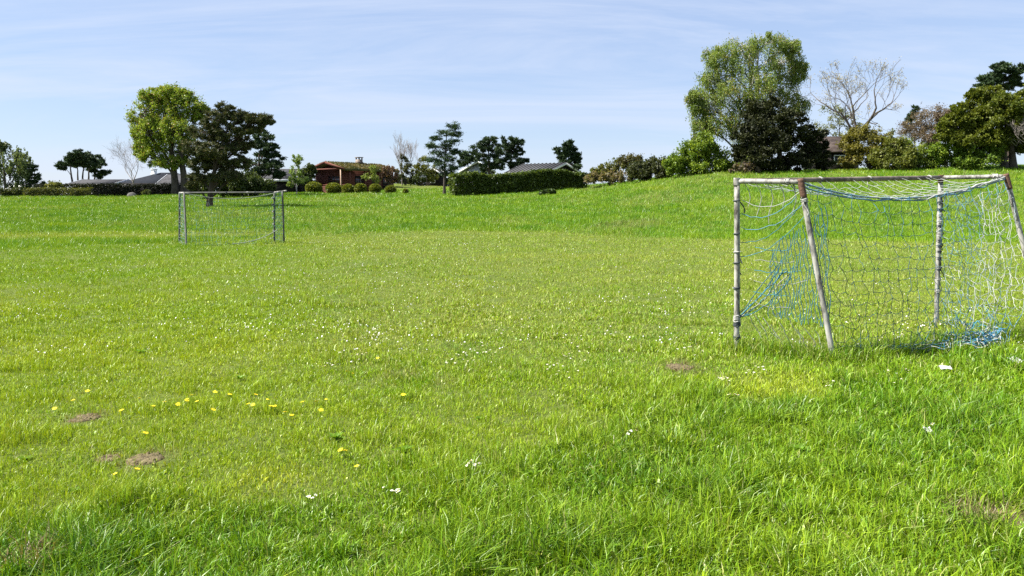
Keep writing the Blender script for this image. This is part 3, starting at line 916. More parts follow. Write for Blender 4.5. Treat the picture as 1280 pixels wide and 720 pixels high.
    for k in range(130):
        a = Vector(BR) + Vector((-0.02 - abs(rng.normal(0.0, 0.24)), rng.normal(0.05, 0.10), abs(rng.normal(0.07, 0.13)) + 0.02))
        pts = [a]
        d = Vector(rng.normal(0, 1, 3)).normalized()
        for q in range(5):
            d = (d + Vector(rng.normal(0, 0.7, 3))).normalized()
            nx = pts[-1] + d * 0.035
            nx.z = max(nx.z, zt1(nx.x, nx.y) + 0.03)
            pts.append(nx)
        mb.tube([L(p) for p in pts], 0.0045, 3, BLUE * rng.uniform(0.5, 0.95) if rng.random() < 0.55 else (WHITE if rng.random() < 0.6 else TEAL * 1.6))
    # cords trailing along the ground from the heap towards the leg
    for k in range(7):
        pts = []
        for s in np.linspace(0, 1, 16):
            p = BR.lerp(B1, s * rng.uniform(0.93, 1.0) * (0.35 + 0.09 * k)) + Vector((0, -0.02 + 0.07 * k * 0.4 + 0.10 * math.sin(s * 9 + k * 2) + rng.normal(0, 0.03), 0))
            p.z = zt1(p.x, p.y) + 0.06 + 0.05 * abs(math.sin(s * 12 + k * 2))
            pts.append(L(p))
        mb.tube(pts, 0.0045, 3, (WHITE, BLUE, WHITE, TEAL, WHITE, BLUE, TEAL)[k])
    mb.build("bunched_net", M['net'], t)
    # left side: what is left of the torn side net
    mb = MB()
    for k in range(5):                                   # slack blue strands at the top
        z = H - 0.20 - 0.155 * k
        a = P1b + up * z; b = T1 + (B1 - T1) * (0.10 + 0.05 * k)
        b = b.lerp(a, 0.05 + 0.10 * (k % 2)); bz = H - 0.16 - 0.05 * k; b.z = P1b.z + bz
        s = np.linspace(0, 1, 12)
        pts = [L(a.lerp(b, q) + Vector((0, 0, -0.12 * 4 * q * (1 - q) + 0.05 * q + rng.normal(0, 0.006)))) for q in s]
        mb.tube(pts, 0.0040, 3, (WHITE, BLUE * 1.1 + 0.05, BLUE + WHITE * 0.2, TEAL, TEAL * 1.3)[k])
    for k in range(5):
        a = P1t.lerp(T1, 0.1 + 0.18 * k)
        pts = [L(a + Vector((0.02 * q + 0.05 * math.sin(q), 0, -0.09 * q))) for q in range(4 + k % 3)]
        mb.tube(pts, 0.0048, 3, WHITE * 0.8)
    knot = P1b + up * 0.37
    nst = 19
    hem = []
    for k in range(nst):                                 # the hanging curtain of thin blue verticals next to the leg
        v = k / (nst - 1)
        base = P1b.lerp(B1, 0.32 + 0.60 * v)
        x0 = base + up * (1.22 + 0.42 * v - 0.25 * (1 - v) * rng.random())
        x1 = base + up * (0.42 - 0.05 * v + rng.normal(0, 0.03))
        lean = (T1 - B1) * (0.45 * v)
        pts = [L(x0.lerp(x1, q) + Vector((lean.x * (1 - q) * 0.5 + 0.016 * math.sin(q * 19 + k), lean.y * (1 - q) * 0.5, 0))) for q in np.linspace(0, 1, 16)]
        mb.tube(pts, 0.0042, 3, TEAL * 1.15 + 0.02 if k % 3 else BLUE * 0.8)
        hem.append(pts)
    for r_ in range(2, 15, 2):
        for k in range(nst - 1):
            if rng.random() < 0.72:
                a, b = hem[k][r_], hem[k + 1][min(15, r_ + (k % 2))]
                mb.tube([a, (a + b) / 2 - Vector((0, 0, 0.02)), b], 0.0036, 3, TEAL * 1.3 + 0.02)
    for k in range(6):                                   # gathered bunch running down to the post
        a = P1b.lerp(B1, 0.38 + 0.03 * k) + up * (0.98 - 0.02 * k)
        pts = [L(a.lerp(knot, q) + Vector((rng.normal(0, .008), rng.normal(0, .01), -0.05 * math.sin(q * 3.14) * (k % 3)))) for q in np.linspace(0, 1, 12)]
        mb.tube(pts, 0.0055, 3, (BLUE * 0.6, TEAL, TEAL * 1.4, BLUE, WHITE * 0.5, TEAL)[k])
    for k in range(9):                                   # ragged pale ends near the ground
        a = P1b.lerp(B1, 0.10 + 0.085 * k) + up * rng.uniform(0.25, 0.45)
        pts = [L(a + Vector((0.03 * q + rng.normal(0, .012), rng.normal(0, .012), -0.055 * q))) for q in range(6)]
        mb.tube(pts, 0.0045, 3, WHITE * rng.uniform(0.6, 0.95))
    for k in range(6):
        a = P1b.lerp(B1, 0.15) + up * (1.15 - 0.12 * k); b = P1b.lerp(B1, 0.75) + up * (1.25 - 0.13 * k)
        pts = [L(a.lerp(b, q) + Vector((0, 0, -0.05 * math.sin(q * 3.14) + rng.normal(0, .01)))) for q in np.linspace(0, 1, 10)]
        mb.tube(pts[: 6 + k % 4], 0.0040, 3, WHITE * 0.6 if k % 2 else TEAL * 1.5)
    mb.build("side_net", M['net'], t)


near_goal()


def far_goal():
    rng = np.random.default_rng(12)
    o = (G1b + G2b) / 2
    t = empty("football_goal", o, "small looking distant football goal with dark frame and sagging net by the pines", "football goal", "football goals on the pitch")
    L = lambda p: Vector(p) - o
    dn = Vector((0, 0, 0.12))
    p1 = pipe("post", L(G1b - dn), L(G1t), 0.035, M['far_post'], t)
    p2 = pipe("post", L(G2b - dn), L(G2t), 0.036, M['far_post'], t)
    cb = pipe("crossbar", L(G1t), L(G2t), 0.032, M['far_post'], t)
    pipe("side_arm", L(G1t), L(E1), 0.030, M['post'], t)
    pipe("side_arm", L(G2t), L(E2 + Vector((0.15, 0, 0))), 0.030, M['post'], t)
    pipe("leg", L(E1), L(C1 - dn), 0.033, M['far_post'], t)
    pipe("leg", L(E2), L(C2 - dn), 0.033, M['far_post'], t)
    up = Vector((0, 0, 1))
    for z in (1.7, 1.45, 1.2, 0.95, 0.7, 0.45, 0.2):
        wrap("cord_tie", L(G2b + up * z), up, 0.036, 3, 0.02, M['tie' if rng.random() < .4 else 'dark_tie'], p2, 0.010, False, int(z * 90))
    for s in (0.05, 0.5, 0.72, 0.8, 0.9):
        wrap("cord_tie", L(G1t.lerp(G2t, s)), G2t - G1t, 0.032, 3, 0.02, M['tie' if s == 0.72 else 'dark_tie'], cb, 0.010, True, int(s * 90))
    pale = np.array((0.25, 0.28, 0.24)); grn = np.array((0.05, 0.10, 0.06)); tl = np.array((0.05, 0.16, 0.15))
    # back net slung low: sags from the arms, its foot rope lifted to the right
    grid = []
    nr, nc = 12, 24
    for i in range(nr + 1):
        u = i / nr
        row = []
        for j in range(nc + 1):
            v = j / nc
            top = E1.lerp(E2, v) - up * (0.42 * 4 * v * (1 - v) * 0.62)
            bot = C1.lerp(C2, v) + up * 0.04
            p = top.lerp(bot, u) + Vector((rng.normal(0, .03), 0.12 * math.sin(u * 3), rng.normal(0, .02)))
            row.append(L(p))
        grid.append(row)
    net("back_net", grid, t, 0.0045, lambda u, v: grn if rng.random() < 0.55 else tl * 1.2, rng, 0.02, 0.06, 2)
    for nm, A0, A1, B0, Bx in (("side_net", G1t, E1, G1b, C1), ("side_net", G2t, E2, G2b, C2)):
        grid = [[L(A0.lerp(A1, v).lerp(B0.lerp(Bx, v) + up * 0.03, u) + Vector((rng.normal(0, .02), rng.normal(0, .03), rng.normal(0, .02)))) for v in np.linspace(0.04, 0.96, 6)] for u in np.linspace(0.02, 1, 18)]
        net(nm, grid, t, 0.0050, lambda u, v: (pale if rng.random() < (0.45 if A0 is G1t else 0.2) else tl), rng, 0.02, 0.05, 2)
    mb = MB()
    pts = [L(E1.lerp(E2, v) - up * (0.40 * 4 * v * (1 - v) * 0.62)) for v in np.linspace(0, 1, 24)]
    mb.tube(pts, 0.010, 4, pale * 0.7)
    a = ground_at(288, 305); b = ground_at(336, 294)
    pts = []
    for q in np.linspace(0, 1, 18):
        p = C1.lerp(C2, 0.45 + 0.48 * q)
        pts.append(L(Vector((p.x, p.y, p.z + 0.06 + 0.46 * q ** 2.2))))
    mb.tube(pts, 0.014, 4, pale * 0.75)
    mb.build("foot_rope", M['net'], t)


far_goal()


# ------------------------------------------------------------------ trees and bushes
def up_root(px, D):
    x = at(px, 247, D).x
    return Vector((x, D, zt1(x, D)))


def limb(mb, a, b, r0, r1, rng, n=7, wob=0.06, rise=0.15, sides=6):
    a = np.array(a, float); b = np.array(b, float)
    Ln = np.linalg.norm(b - a)
    t = np.linspace(0, 1, n)
    pts = a[None] * (1 - t)[:, None] + b[None] * t[:, None]
    pts[:, 2] += rise * Ln * np.sin(t * math.pi) * np.where(t < 1, 1, 0)
    pts[1:-1] += rng.normal(0, wob * Ln / n * 1.5, (n - 2, 3))
    mb.tube(pts, r0 + (r1 - r0) * t ** 0.8, sides)
    return pts


def branch_out(mb, p, d, L, r, depth, rng, spread=0.55, up_=0.15, kids=3, tips=None, rmin=0.006, droop=0.0):
    n = 5
    pts = [np.array(p, float)]
    d = np.array(d, float)
    for k in range(n - 1):
        d = d + rng.normal(0, 0.14, 3) + np.array([0, 0, up_ * 0.25 - droop * 0.25])
        d /= np.linalg.norm(d)
        pts.append(pts[-1] + d * L / (n - 1))
    r1 = max(rmin, r * 0.62)
    mb.tube(pts, np.linspace(max(r, rmin), r1, n), 5 if r > 0.03 else 3)
    if depth == 0:
        if tips is not None: tips.append(pts[-1]); tips.append(pts[2])
        return
    for k in range(kids + (rng.random() < 0.4)):
        s = rng.uniform(0.35, 1.0) if k else 1.0
        i = min(n - 1, int(round(s * (n - 1))))
        nd = d + rng.normal(0, spread, 3); nd[2] += up_
        nd /= np.linalg.norm(nd)
        branch_out(mb, pts[i], nd, L * rng.uniform(0.58, 0.82), r1 * (0.85 if k == 0 else 0.65), depth - 1, rng, spread, up_, kids, tips, rmin, droop)


DENS, SIZE = 1.55, 1.18


def crown_blob(mb, c, rad, n_cl, n_lf, L, Wd, style, cols, rng, shell=0.5, clump=0.33, flatten=1.0):
    """one rounded mass of leaves made of many smaller clumps; returns the clump centres"""
    cen = []
    L, Wd = L * SIZE, Wd * SIZE * (1.25 if style == 'needle' else 1.0)
    c = np.array(c, float); rad = np.array(rad, float)
    for k in range(n_cl):
        d = rng.normal(size=3); d /= np.linalg.norm(d)
        rr = shell + (1 - shell) * rng.random() ** 0.6
        cc = c + d * rad * rr
        cen.append(cc)
        cr = clump * rad.mean() * rng.uniform(0.6, 1.35)
        m = max(4, int(n_lf * DENS * rng.uniform(0.6, 1.4)))
        off = rng.normal(0, 0.45, (m, 3)) * cr
        off[:, 2] *= flatten
        lc = cc + off
        t = np.clip(0.12 + rng.random() * 0.5 + rng.normal(0, 0.2, m), 0, 1)[:, None]
        col = (np.array(cols[0]) * (1 - t) + np.array(cols[1]) * t) * rng.uniform(0.8, 1.2, m)[:, None]
        if len(cols) > 2:
            pick = rng.random(m) < 0.12
            col = np.where(pick[:, None], np.array(cols[2]), col)
        if style == 'needle':
            a = off / (np.linalg.norm(off, axis=1)[:, None] + 1e-6) + rng.normal(0, 0.5, (m, 3)); a[:, 2] += 0.35
            mb.leaves(lc, a, L * rng.uniform(0.7, 1.3, m), Wd * rng.uniform(0.7, 1.3, m), col, rng)
        elif style == 'droop':
            ns = max(2, m // 9)
            for s in range(ns):
                p0 = cc + rng.normal(0, 0.5, 3) * cr * np.array([1, 1, 0.6])
                ln = rng.uniform(0.5, 1.5) * cr * 1.6
                q = np.linspace(0, 1, 9)
                pts = p0[None] + np.stack([0.10 * ln * np.sin(q * 2 + s), 0.1 * ln * np.cos(q * 3 + s), -q * ln], -1) + rng.normal(0, 0.05, (9, 3))
                a = rng.normal(0, 0.5, (9, 3)); a[:, 2] -= 0.8
                mb.leaves(pts, a, L * rng.uniform(0.7, 1.3, 9), Wd * rng.uniform(0.7, 1.3, 9), col[:9] if m >= 9 else np.resize(col, (9, 3)), rng)
        else:
            a = rng.normal(0, 1, (m, 3))
            mb.leaves(lc, a, L * rng.uniform(0.6, 1.3, m), Wd * rng.uniform(0.6, 1.3, m), col, rng)
    return cen


def tree(name, label, cat, px, D, blobs, style, cols, trunk_r=0.2, trunk_px=None, L=0.16, Wd=0.10, n_cl=14, n_lf=60, bark='bark', clump=0.36,
         flatten=1.0, shell=0.45, group=None, seed=0, depth=0.8, trunk_top=None, stems=1, twig=True, matl=None, base_py=None, jitter_y=0.35, rise=0.10):
    """blobs: (px, py, half width px, half height px[, depth offset m]) as seen in the photo, all at distance D"""
    rng = np.random.default_rng(seed + 100)
    root = up_root(px, D)
    t = empty(name, root, label, cat, group)
    k = D / F
    tr = MB(); cr = MB()
    bl = []
    for b in blobs:
        p = at(b[0], b[1], D)
        dy = b[4] if len(b) > 4 else rng.uniform(-jitter_y, jitter_y) * b[2] * k * 1.6
        bl.append((np.array([p.x - root.x, dy, p.z - root.z]), np.array([b[2] * k, max(0.4, b[2] * k * depth), b[3] * k])))
    zmax = max(b[0][2] for b in bl)
    top = trunk_top if trunk_top is not None else zmax * 0.92
    cx = np.mean([b[0][0] for b in bl if b[0][2] > zmax * 0.6] or [0])
    for s in range(stems):
        off = 0 if stems == 1 else (s - (stems - 1) / 2) * trunk_r * 2.4
        n = 10
        q = np.linspace(0, 1, n)
        pts = np.stack([off + (cx - 0) * q ** 1.6 + rng.normal(0, 0.05, n) * q * top * 0.12, rng.normal(0, 0.05, n) * q * top * 0.12, -0.25 + (top + 0.25) * q], -1)
        rr = trunk_r * (1 - 0.82 * q) * (1 + 0.5 * np.exp(-q * 14))
        tr.tube(pts, rr, 9)
        if s == 0: main = pts
    for c, r in bl:
        cen = crown_blob(cr, c, r, n_cl, n_lf, L, Wd, style, cols, rng, shell, clump, flatten)
        z = np.clip(c[2] - abs(c[0]) * 0.5 - r[2] * 0.5, top * 0.22, top * 0.95)
        i = int(np.clip(z / top * (len(main) - 1), 1, len(main) - 1))
        rl = max(0.03, trunk_r * 0.38 * (1 - 0.6 * i / len(main)))
        lp = limb(tr, main[i], c, rl, rl * 0.4, rng, 7, 0.08, rise)
        if twig:
            for cc in cen[: max(3, len(cen) * 2 // 3)]:
                limb(tr, lp[rng.integers(3, 7)], cc, rl * 0.38, 0.012, rng, 4, 0.05, 0.06, 4)
    tr.build("trunk", M[bark], t, smooth=True)
    cr.build("crown", M[matl or ('needle' if style == 'needle' else 'leaf')], t)
    return t


def bare_tree(name, label, cat, px, D, top_py, seed, r=0.14, depth=5, spread=0.5, up_=0.28, kids=3, bark='grey_bark', leaf=None, split=0.25, group=None, first=3, lean=0.0, L0=None, nleaf=6, lsize=0.10, rmin=0.009):
    rng = np.random.default_rng(seed)
    root = up_root(px, D)
    H = at(px, top_py, D).z - root.z
    t = empty(name, root, label, cat, group)
    tr = MB(); tips = []
    n = 6
    q = np.linspace(0, 1, n)
    pts = np.stack([lean * q * H * split + rng.normal(0, 0.03, n), rng.normal(0, 0.03, n), -0.2 + (H * split + 0.2) * q], -1)
    tr.tube(pts, r * (1 - 0.3 * q), 8)
    L = L0 or H * (1 - split) * 0.36
    for k in range(first):
        a = k / first * 6.28 + rng.uniform(-0.4, 0.4)
        d = np.array([math.cos(a) * spread * 1.1, math.sin(a) * spread * 1.1, 0.9]); d /= np.linalg.norm(d)
        branch_out(tr, pts[-1 - (k % 2)], d, L * rng.uniform(0.8, 1.15), r * 0.6, depth - 1, rng, spread, up_, kids, tips, rmin)
    tr.build("trunk", M[bark], t, smooth=True)
    if leaf is not None:
        cr = MB()
        for p in tips:
            m = rng.poisson(nleaf)
            if not m: continue
            c = p + rng.normal(0, 0.16, (m, 3))
            col = np.array(leaf[0]) + (np.array(leaf[1]) - np.array(leaf[0])) * rng.random((m, 1))
            cr.leaves(c, rng.normal(0, 1, (m, 3)), lsize, lsize * 0.6, col, rng)
        if cr.n: cr.build("crown", M['leaf'], t)
    return t


PINE = [(0.018, 0.036, 0.016), (0.060, 0.096, 0.034)]
PINE_W = [(0.030, 0.042, 0.016), (0.100, 0.112, 0.038), (0.16, 0.13, 0.055)]
BROAD_Y = [(0.105, 0.170, 0.018), (0.300, 0.385, 0.045), (0.27, 0.20, 0.06)]
BIRCHC = [(0.100, 0.160, 0.032), (0.260, 0.320, 0.060), (0.26, 0.23, 0.06)]
BUSH_G = [(0.070, 0.130, 0.012), (0.230, 0.300, 0.026)]
BUSH_D = [(0.024, 0.042, 0.013), (0.080, 0.105, 0.028)]
OLIVE = [(0.045, 0.055, 0.010), (0.150, 0.140, 0.026)]
BROWNB = [(0.07, 0.060, 0.025), (0.17, 0.14, 0.055)]
PALE_G = [(0.11, 0.18, 0.04), (0.26, 0.34, 0.09)]

# --- far left
tree("birch_tree", "grey green drooping tree cut off by the left edge of the photo", "tree", 8, 92,
     [(6, 196, 22, 16), (28, 200, 12, 12), (-14, 205, 20, 22), (14, 218, 16, 14), (34, 212, 8, 10), (-8, 182, 14, 8)], 'droop', [(0.06, 0.09, 0.035), (0.160, 0.200, 0.085)], 0.2, L=0.20, Wd=0.14, n_cl=14, n_lf=60, bark='bark', seed=1)
tree("spruce_tree", "small dark spiky conifer between the drooping tree and the low hedges", "tree", 44, 92,
     [(44, 212, 4, 6), (43, 222, 9, 5), (47, 230, 9, 5), (36, 230, 6, 6)], 'needle', PINE, 0.10, L=0.30, Wd=0.06, n_cl=12, n_lf=46, seed=2, flatten=0.5)
for i, (tx, bl, lb) in enumerate([
        (92, [(84, 203, 13, 6), (96, 193, 11, 5.5), (76, 208, 9, 4), (92, 201, 9, 5)], "left tall dark pine with a flat crown of the cluster above the grey low roof"),
        (103, [(106, 196, 11, 6), (101, 204, 9, 5), (110, 206, 9, 5)], "middle dark pine of the cluster above the grey low roof"),
        (111, [(110, 195, 10, 5), (114, 202, 9, 5)], "slender dark pine standing behind the others in the cluster above the grey low roof"),
        (98, [(99, 199, 10, 5), (95, 206, 8, 4)], "thin dark pine with a small crown tucked inside the cluster above the grey low roof"),
        (117, [(118, 198, 11, 6), (124, 207, 9, 5), (116, 212, 8, 4), (131, 215, 8, 2.0), (126, 219, 8, 4), (121, 205, 11, 5)], "right dark pine with a low side branch in the cluster above the grey low roof")]):
    tree("pine_tree", lb, "tree", tx, 105 + i * 1.5, bl, 'needle', PINE, 0.20, L=0.34, Wd=0.08, n_cl=13, n_lf=56, bark='pine_bark', flatten=0.55, group="dark pines on the skyline", seed=10 + i, trunk_top=None)

bare_tree("bare_tree", "leafless greyish twiggy tree at the left flank of the yellow green tree", "tree", 172, 93, 146, 31, 0.08, 5, 0.55, 0.22, 3, first=4, split=0.18, lean=-0.3, rmin=0.006)
# --- big yellow-green tree, the pine in front of it, the layered conifer
tree("beech_tree", "large round yellow green tree with fresh leaves behind the field pine", "tree", 226, 86,
     [(205, 125, 28, 15), (185, 142, 20, 20), (232, 132, 22, 18), (205, 150, 28, 20), (184, 172, 18, 20), (215, 178, 26, 20), (242, 155, 20, 22), (192, 195, 20, 13), (232, 195, 18, 12), (210, 160, 24, 24, 1.5), (172, 160, 10, 20), (214, 203, 18, 8), (190, 122, 16, 12), (213, 117, 22, 9), (226, 122, 18, 10), (178, 185, 12, 14), (250, 140, 12, 14), (228, 165, 22, 18, -1.5), (196, 168, 20, 18, -1.5)],
     'broad', BROAD_Y, 0.42, L=0.15, Wd=0.10, n_cl=44, n_lf=52, clump=0.26, stems=2, seed=20, shell=0.5)
tree("pine_tree", "big dark pine standing out in the long grass with its trunk bare at the foot", "tree", 261, 62,
     [(281, 139, 15, 10), (268, 150, 17, 11), (300, 146, 16, 9), (322, 148, 17, 6), (335, 152, 8, 4), (252, 165, 18, 11), (282, 166, 18, 11), (305, 164, 12, 7), (244, 184, 17, 9), (270, 188, 20, 10), (297, 186, 13, 9),
      (250, 205, 17, 9), (280, 206, 18, 9), (302, 203, 12, 8), (246, 222, 14, 8), (272, 222, 14, 7), (240, 232, 8, 5), (292, 220, 12, 8), (268, 176, 18, 12, 1.0), (262, 198, 18, 11, 1.0), (318, 158, 12, 8), (300, 176, 14, 9, 1.0)],
     'needle', PINE_W, 0.24, L=0.18, Wd=0.038, n_cl=36, n_lf=70, bark='pine_bark', flatten=0.6, clump=0.32, seed=21, rise=0.02)
tree("cedar_tree", "dark layered conifer with drooping tiers right of the big field pine", "tree", 321, 80,
     [(326, 162, 10, 6), (331, 172, 13, 5), (322, 181, 14, 5), (338, 183, 13, 5), (327, 193, 18, 5), (342, 198, 12, 6), (322, 205, 20, 6), (345, 210, 13, 7), (330, 214, 18, 7), (312, 216, 10, 6), (350, 218, 7, 5)],
     'needle', PINE, 0.18, L=0.28, Wd=0.065, n_cl=15, n_lf=70, bark='pine_bark', flatten=0.5, seed=22, rise=0.0)


def bush(name, label, px, D, blobs, cols, L=0.18, Wd=0.12, n_cl=16, n_lf=70, seed=0, style='broad', cat="bush", group=None, trunk_r=0.05, clump=0.36, depth=0.9, bark='bark', stems=3):
    return tree(name, label, cat, px, D, blobs, style, cols, trunk_r, L=L, Wd=Wd, n_cl=n_cl, n_lf=n_lf, clump=clump, seed=seed, group=group, depth=depth, stems=stems, bark=bark)


bush("dark_shrub", "dark spreading shrub under the big pine and the layered conifer", 305, 78, [(284, 224, 14, 10), (300, 228, 16, 10), (316, 227, 15, 11), (333, 232, 12, 8), (268, 231, 13, 9), (290, 236, 20, 7), (315, 236, 18, 7), (252, 235, 10, 6)], BUSH_D, seed=23, n_cl=26)
tree("birch_tree", "small light green young birch left of the round clipped bushes", "tree", 371, 82,
     [(371, 199, 7, 9), (369, 213, 9, 8), (374, 224, 10, 8), (365, 226, 7, 7)], 'broad', PALE_G, 0.07, L=0.16, Wd=0.09, n_cl=13, n_lf=34, bark='birch_bark', seed=24)
bush("laurel_bush", "dark dense bush between the young birch and the timber cabin", 388, 90, [(388, 212, 7, 7), (383, 219, 8, 8), (390, 224, 6, 8)], BUSH_D, seed=25)
bush("grey_shrub", "thin grey green shrub behind the young birch", 384, 92, [(382, 216, 7, 8), (380, 228, 6, 8)], [(0.06, 0.08, 0.04), (0.13, 0.15, 0.08)], n_cl=9, n_lf=30, seed=26)


# --- clipped round bushes
def ball_bush(px, py, rx, rz, D, label, seed, name="clipped_bush"):
    rng = np.random.default_rng(seed)
    c = at(px, py, D); root = Vector((c.x, D, zt1(c.x, D)))
    k = D / F
    t = empty(name, root, label, "bush", "round clipped bushes in a row")
    n = 1700 if rx > 6 else 700
    d = rng.normal(size=(n, 3)); d /= np.linalg.norm(d, axis=1)[:, None]
    rad = np.array([rx * k, rx * k, rz * k])
    p = d * rad * (rng.uniform(0.80, 1.03, n))[:, None]
    p[:, 2] = np.maximum(p[:, 2], -rad[2] * 0.8) + rz * k * 0.98
    cr = MB()
    t_ = np.clip(rng.normal(0.45, 0.25, n), 0, 1)[:, None]
    col = np.array((0.065, 0.095, 0.012)) * (1 - t_) + np.array((0.210, 0.225, 0.030)) * t_
    cr.leaves(p, d + rng.normal(0, 0.8, (n, 3)), 0.20, 0.14, col, rng)
    tr = MB()
    for q in range(7):
        a = q * 0.9
        limb(tr, (0.08 * math.cos(a), 0.08 * math.sin(a), -0.15), (0.6 * rad[0] * math.cos(a), 0.6 * rad[1] * math.sin(a), rad[2] * (0.9 + 0.1 * (q % 3))), 0.035, 0.012, rng, 5, 0.05, 0.1, 5)
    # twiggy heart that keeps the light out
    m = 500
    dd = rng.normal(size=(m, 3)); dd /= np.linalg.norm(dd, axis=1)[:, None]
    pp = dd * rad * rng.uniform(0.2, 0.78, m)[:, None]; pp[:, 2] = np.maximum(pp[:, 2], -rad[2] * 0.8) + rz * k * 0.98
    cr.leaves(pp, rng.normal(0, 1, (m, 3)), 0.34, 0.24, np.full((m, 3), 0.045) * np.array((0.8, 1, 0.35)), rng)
    tr.build("trunk", M['bark'], t, smooth=True)
    cr.build("crown", M['leaf'], t)


BB = [(392, 231, 10.2, 7.5, "largest round clipped bush at the left end of the row"), (417, 232, 9.8, 7.0, "second round clipped bush from the left, in front of the cabin's red gable"),
      (435, 233, 7.6, 6.2, "third round clipped bush from the left, in front of the cabin's corner"), (450.5, 233.5, 7.6, 6.0, "fourth round clipped bush, in front of the cabin's shaded wall"),
      (469, 234, 7.2, 5.8, "fifth round clipped bush, below the pale green sapling"), (488, 235, 6.8, 5.0, "sixth round clipped bush, below the brown shrub"), (507, 237.5, 3.2, 2.8, "tiny round clipped bush standing alone at the right end of the row")]
for i, (a, b, c_, d_, lb) in enumerate(BB): ball_bush(a, b, c_, d_, 86 - i * 0.5, lb, 40 + i)

tree("sapling", "pale green leafy sapling before the cabin's shaded side", "tree", 465, 92, [(466, 212, 7, 5), (462, 221, 9, 5), (470, 223, 7, 5)], 'broad', [(0.12, 0.17, 0.03), (0.28, 0.33, 0.08)], 0.05, L=0.15, Wd=0.09, n_cl=12, n_lf=26, seed=50)
bush("brown_shrub", "reddish brown shrub at the right end of the cabin", 487, 92, [(486, 213, 8, 7), (481, 221, 6, 8), (492, 222, 6, 8)], [(0.09, 0.05, 0.035), (0.17, 0.11, 0.07)], n_cl=12, n_lf=34, seed=51)
bare_tree("bare_tree", "tall leafless upright tree between the cabin and the larch", "tree", 503, 107, 163, 52, 0.10, 5, 0.36, 0.45, 3, first=5, split=0.16)
bush("hazel_shrub", "dull green upright shrub at the foot of the leafless tree", 507, 106, [(505, 205, 5, 16), (512, 212, 7, 13), (500, 218, 6, 9), (516, 222, 8, 8)], [(0.05, 0.06, 0.025), (0.12, 0.13, 0.05)], n_cl=13, n_lf=40, seed=53)
bush("yellow_shrub", "bright yellow green shrub left of the larch", 528, 108, [(528, 204, 10, 7), (522, 213, 9, 8), (536, 213, 10, 8), (541, 222, 9, 6)], [(0.10, 0.12, 0.015), (0.22, 0.22, 0.04)], n_cl=13, n_lf=44, seed=54)
bush("evergreen_shrub", "dark low evergreen before the small white trimmed gable", 526, 106, [(526, 222, 10, 6), (516, 225, 8, 4)], BUSH_D, n_cl=12, n_lf=40, seed=55)
tree("larch_tree", "slender airy conifer leaning right at the left end of the long hedge", "tree", 555.5, 80,
     [(568, 158, 8, 5), (558, 166, 9, 5), (570, 168, 7, 5), (546, 174, 8, 4), (566, 178, 10, 5), (540, 182, 8, 4), (556, 184, 9, 5), (549, 192, 13, 4), (570, 190, 7, 4), (562, 198, 10, 5), (543, 200, 9, 4), (552, 207, 10, 5), (568, 208, 8, 5), (560, 216, 10, 5)],
     'needle', [(0.026, 0.055, 0.024), (0.080, 0.125, 0.050)], 0.15, L=0.17, Wd=0.038, n_cl=20, n_lf=32, bark='bark', flatten=0.42, seed=56, clump=0.62, shell=0.25)
for i, (tx, D, bl, lb) in enumerate([
        (584, 104, [(584, 194, 9, 6), (580, 203, 8, 6), (592, 200, 9, 6)], "low leftmost dark pine of the trio behind the long hedge"),
        (612, 98, [(606, 180, 11, 8), (613, 174, 9, 5), (600, 190, 12, 8), (618, 188, 11, 8), (612, 199, 15, 7), (625, 205, 12, 7), (608, 209, 10, 6)], "wide middle dark pine of the trio behind the long hedge"),
        (637, 100, [(637, 175, 12, 6), (646, 180, 9, 6), (632, 186, 12, 8), (648, 190, 8, 5), (640, 200, 13, 7), (654, 201, 8, 3.5), (645, 208, 10, 5)], "right dark pine with stepped branches of the trio behind the long hedge")]):
    tree("pine_tree", lb, "tree", tx, D, bl, 'needle', PINE, 0.2, L=0.30, Wd=0.07, n_cl=16, n_lf=66, bark='pine_bark', flatten=0.6, group="dark pines on the skyline", seed=60 + i, rise=0.02)
tree("pine_tree", "lone compact dark pine between the metal roof and the scrub", "tree", 709, 96,
     [(709, 182, 10, 6), (716, 189, 11, 7), (703, 190, 10, 7), (709, 199, 13, 7), (719, 200, 8, 5), (711, 207, 14, 6)], 'needle', PINE, 0.2, L=0.30, Wd=0.075, n_cl=18, n_lf=76, bark='pine_bark', flatten=0.65, group="dark pines on the skyline", seed=65)


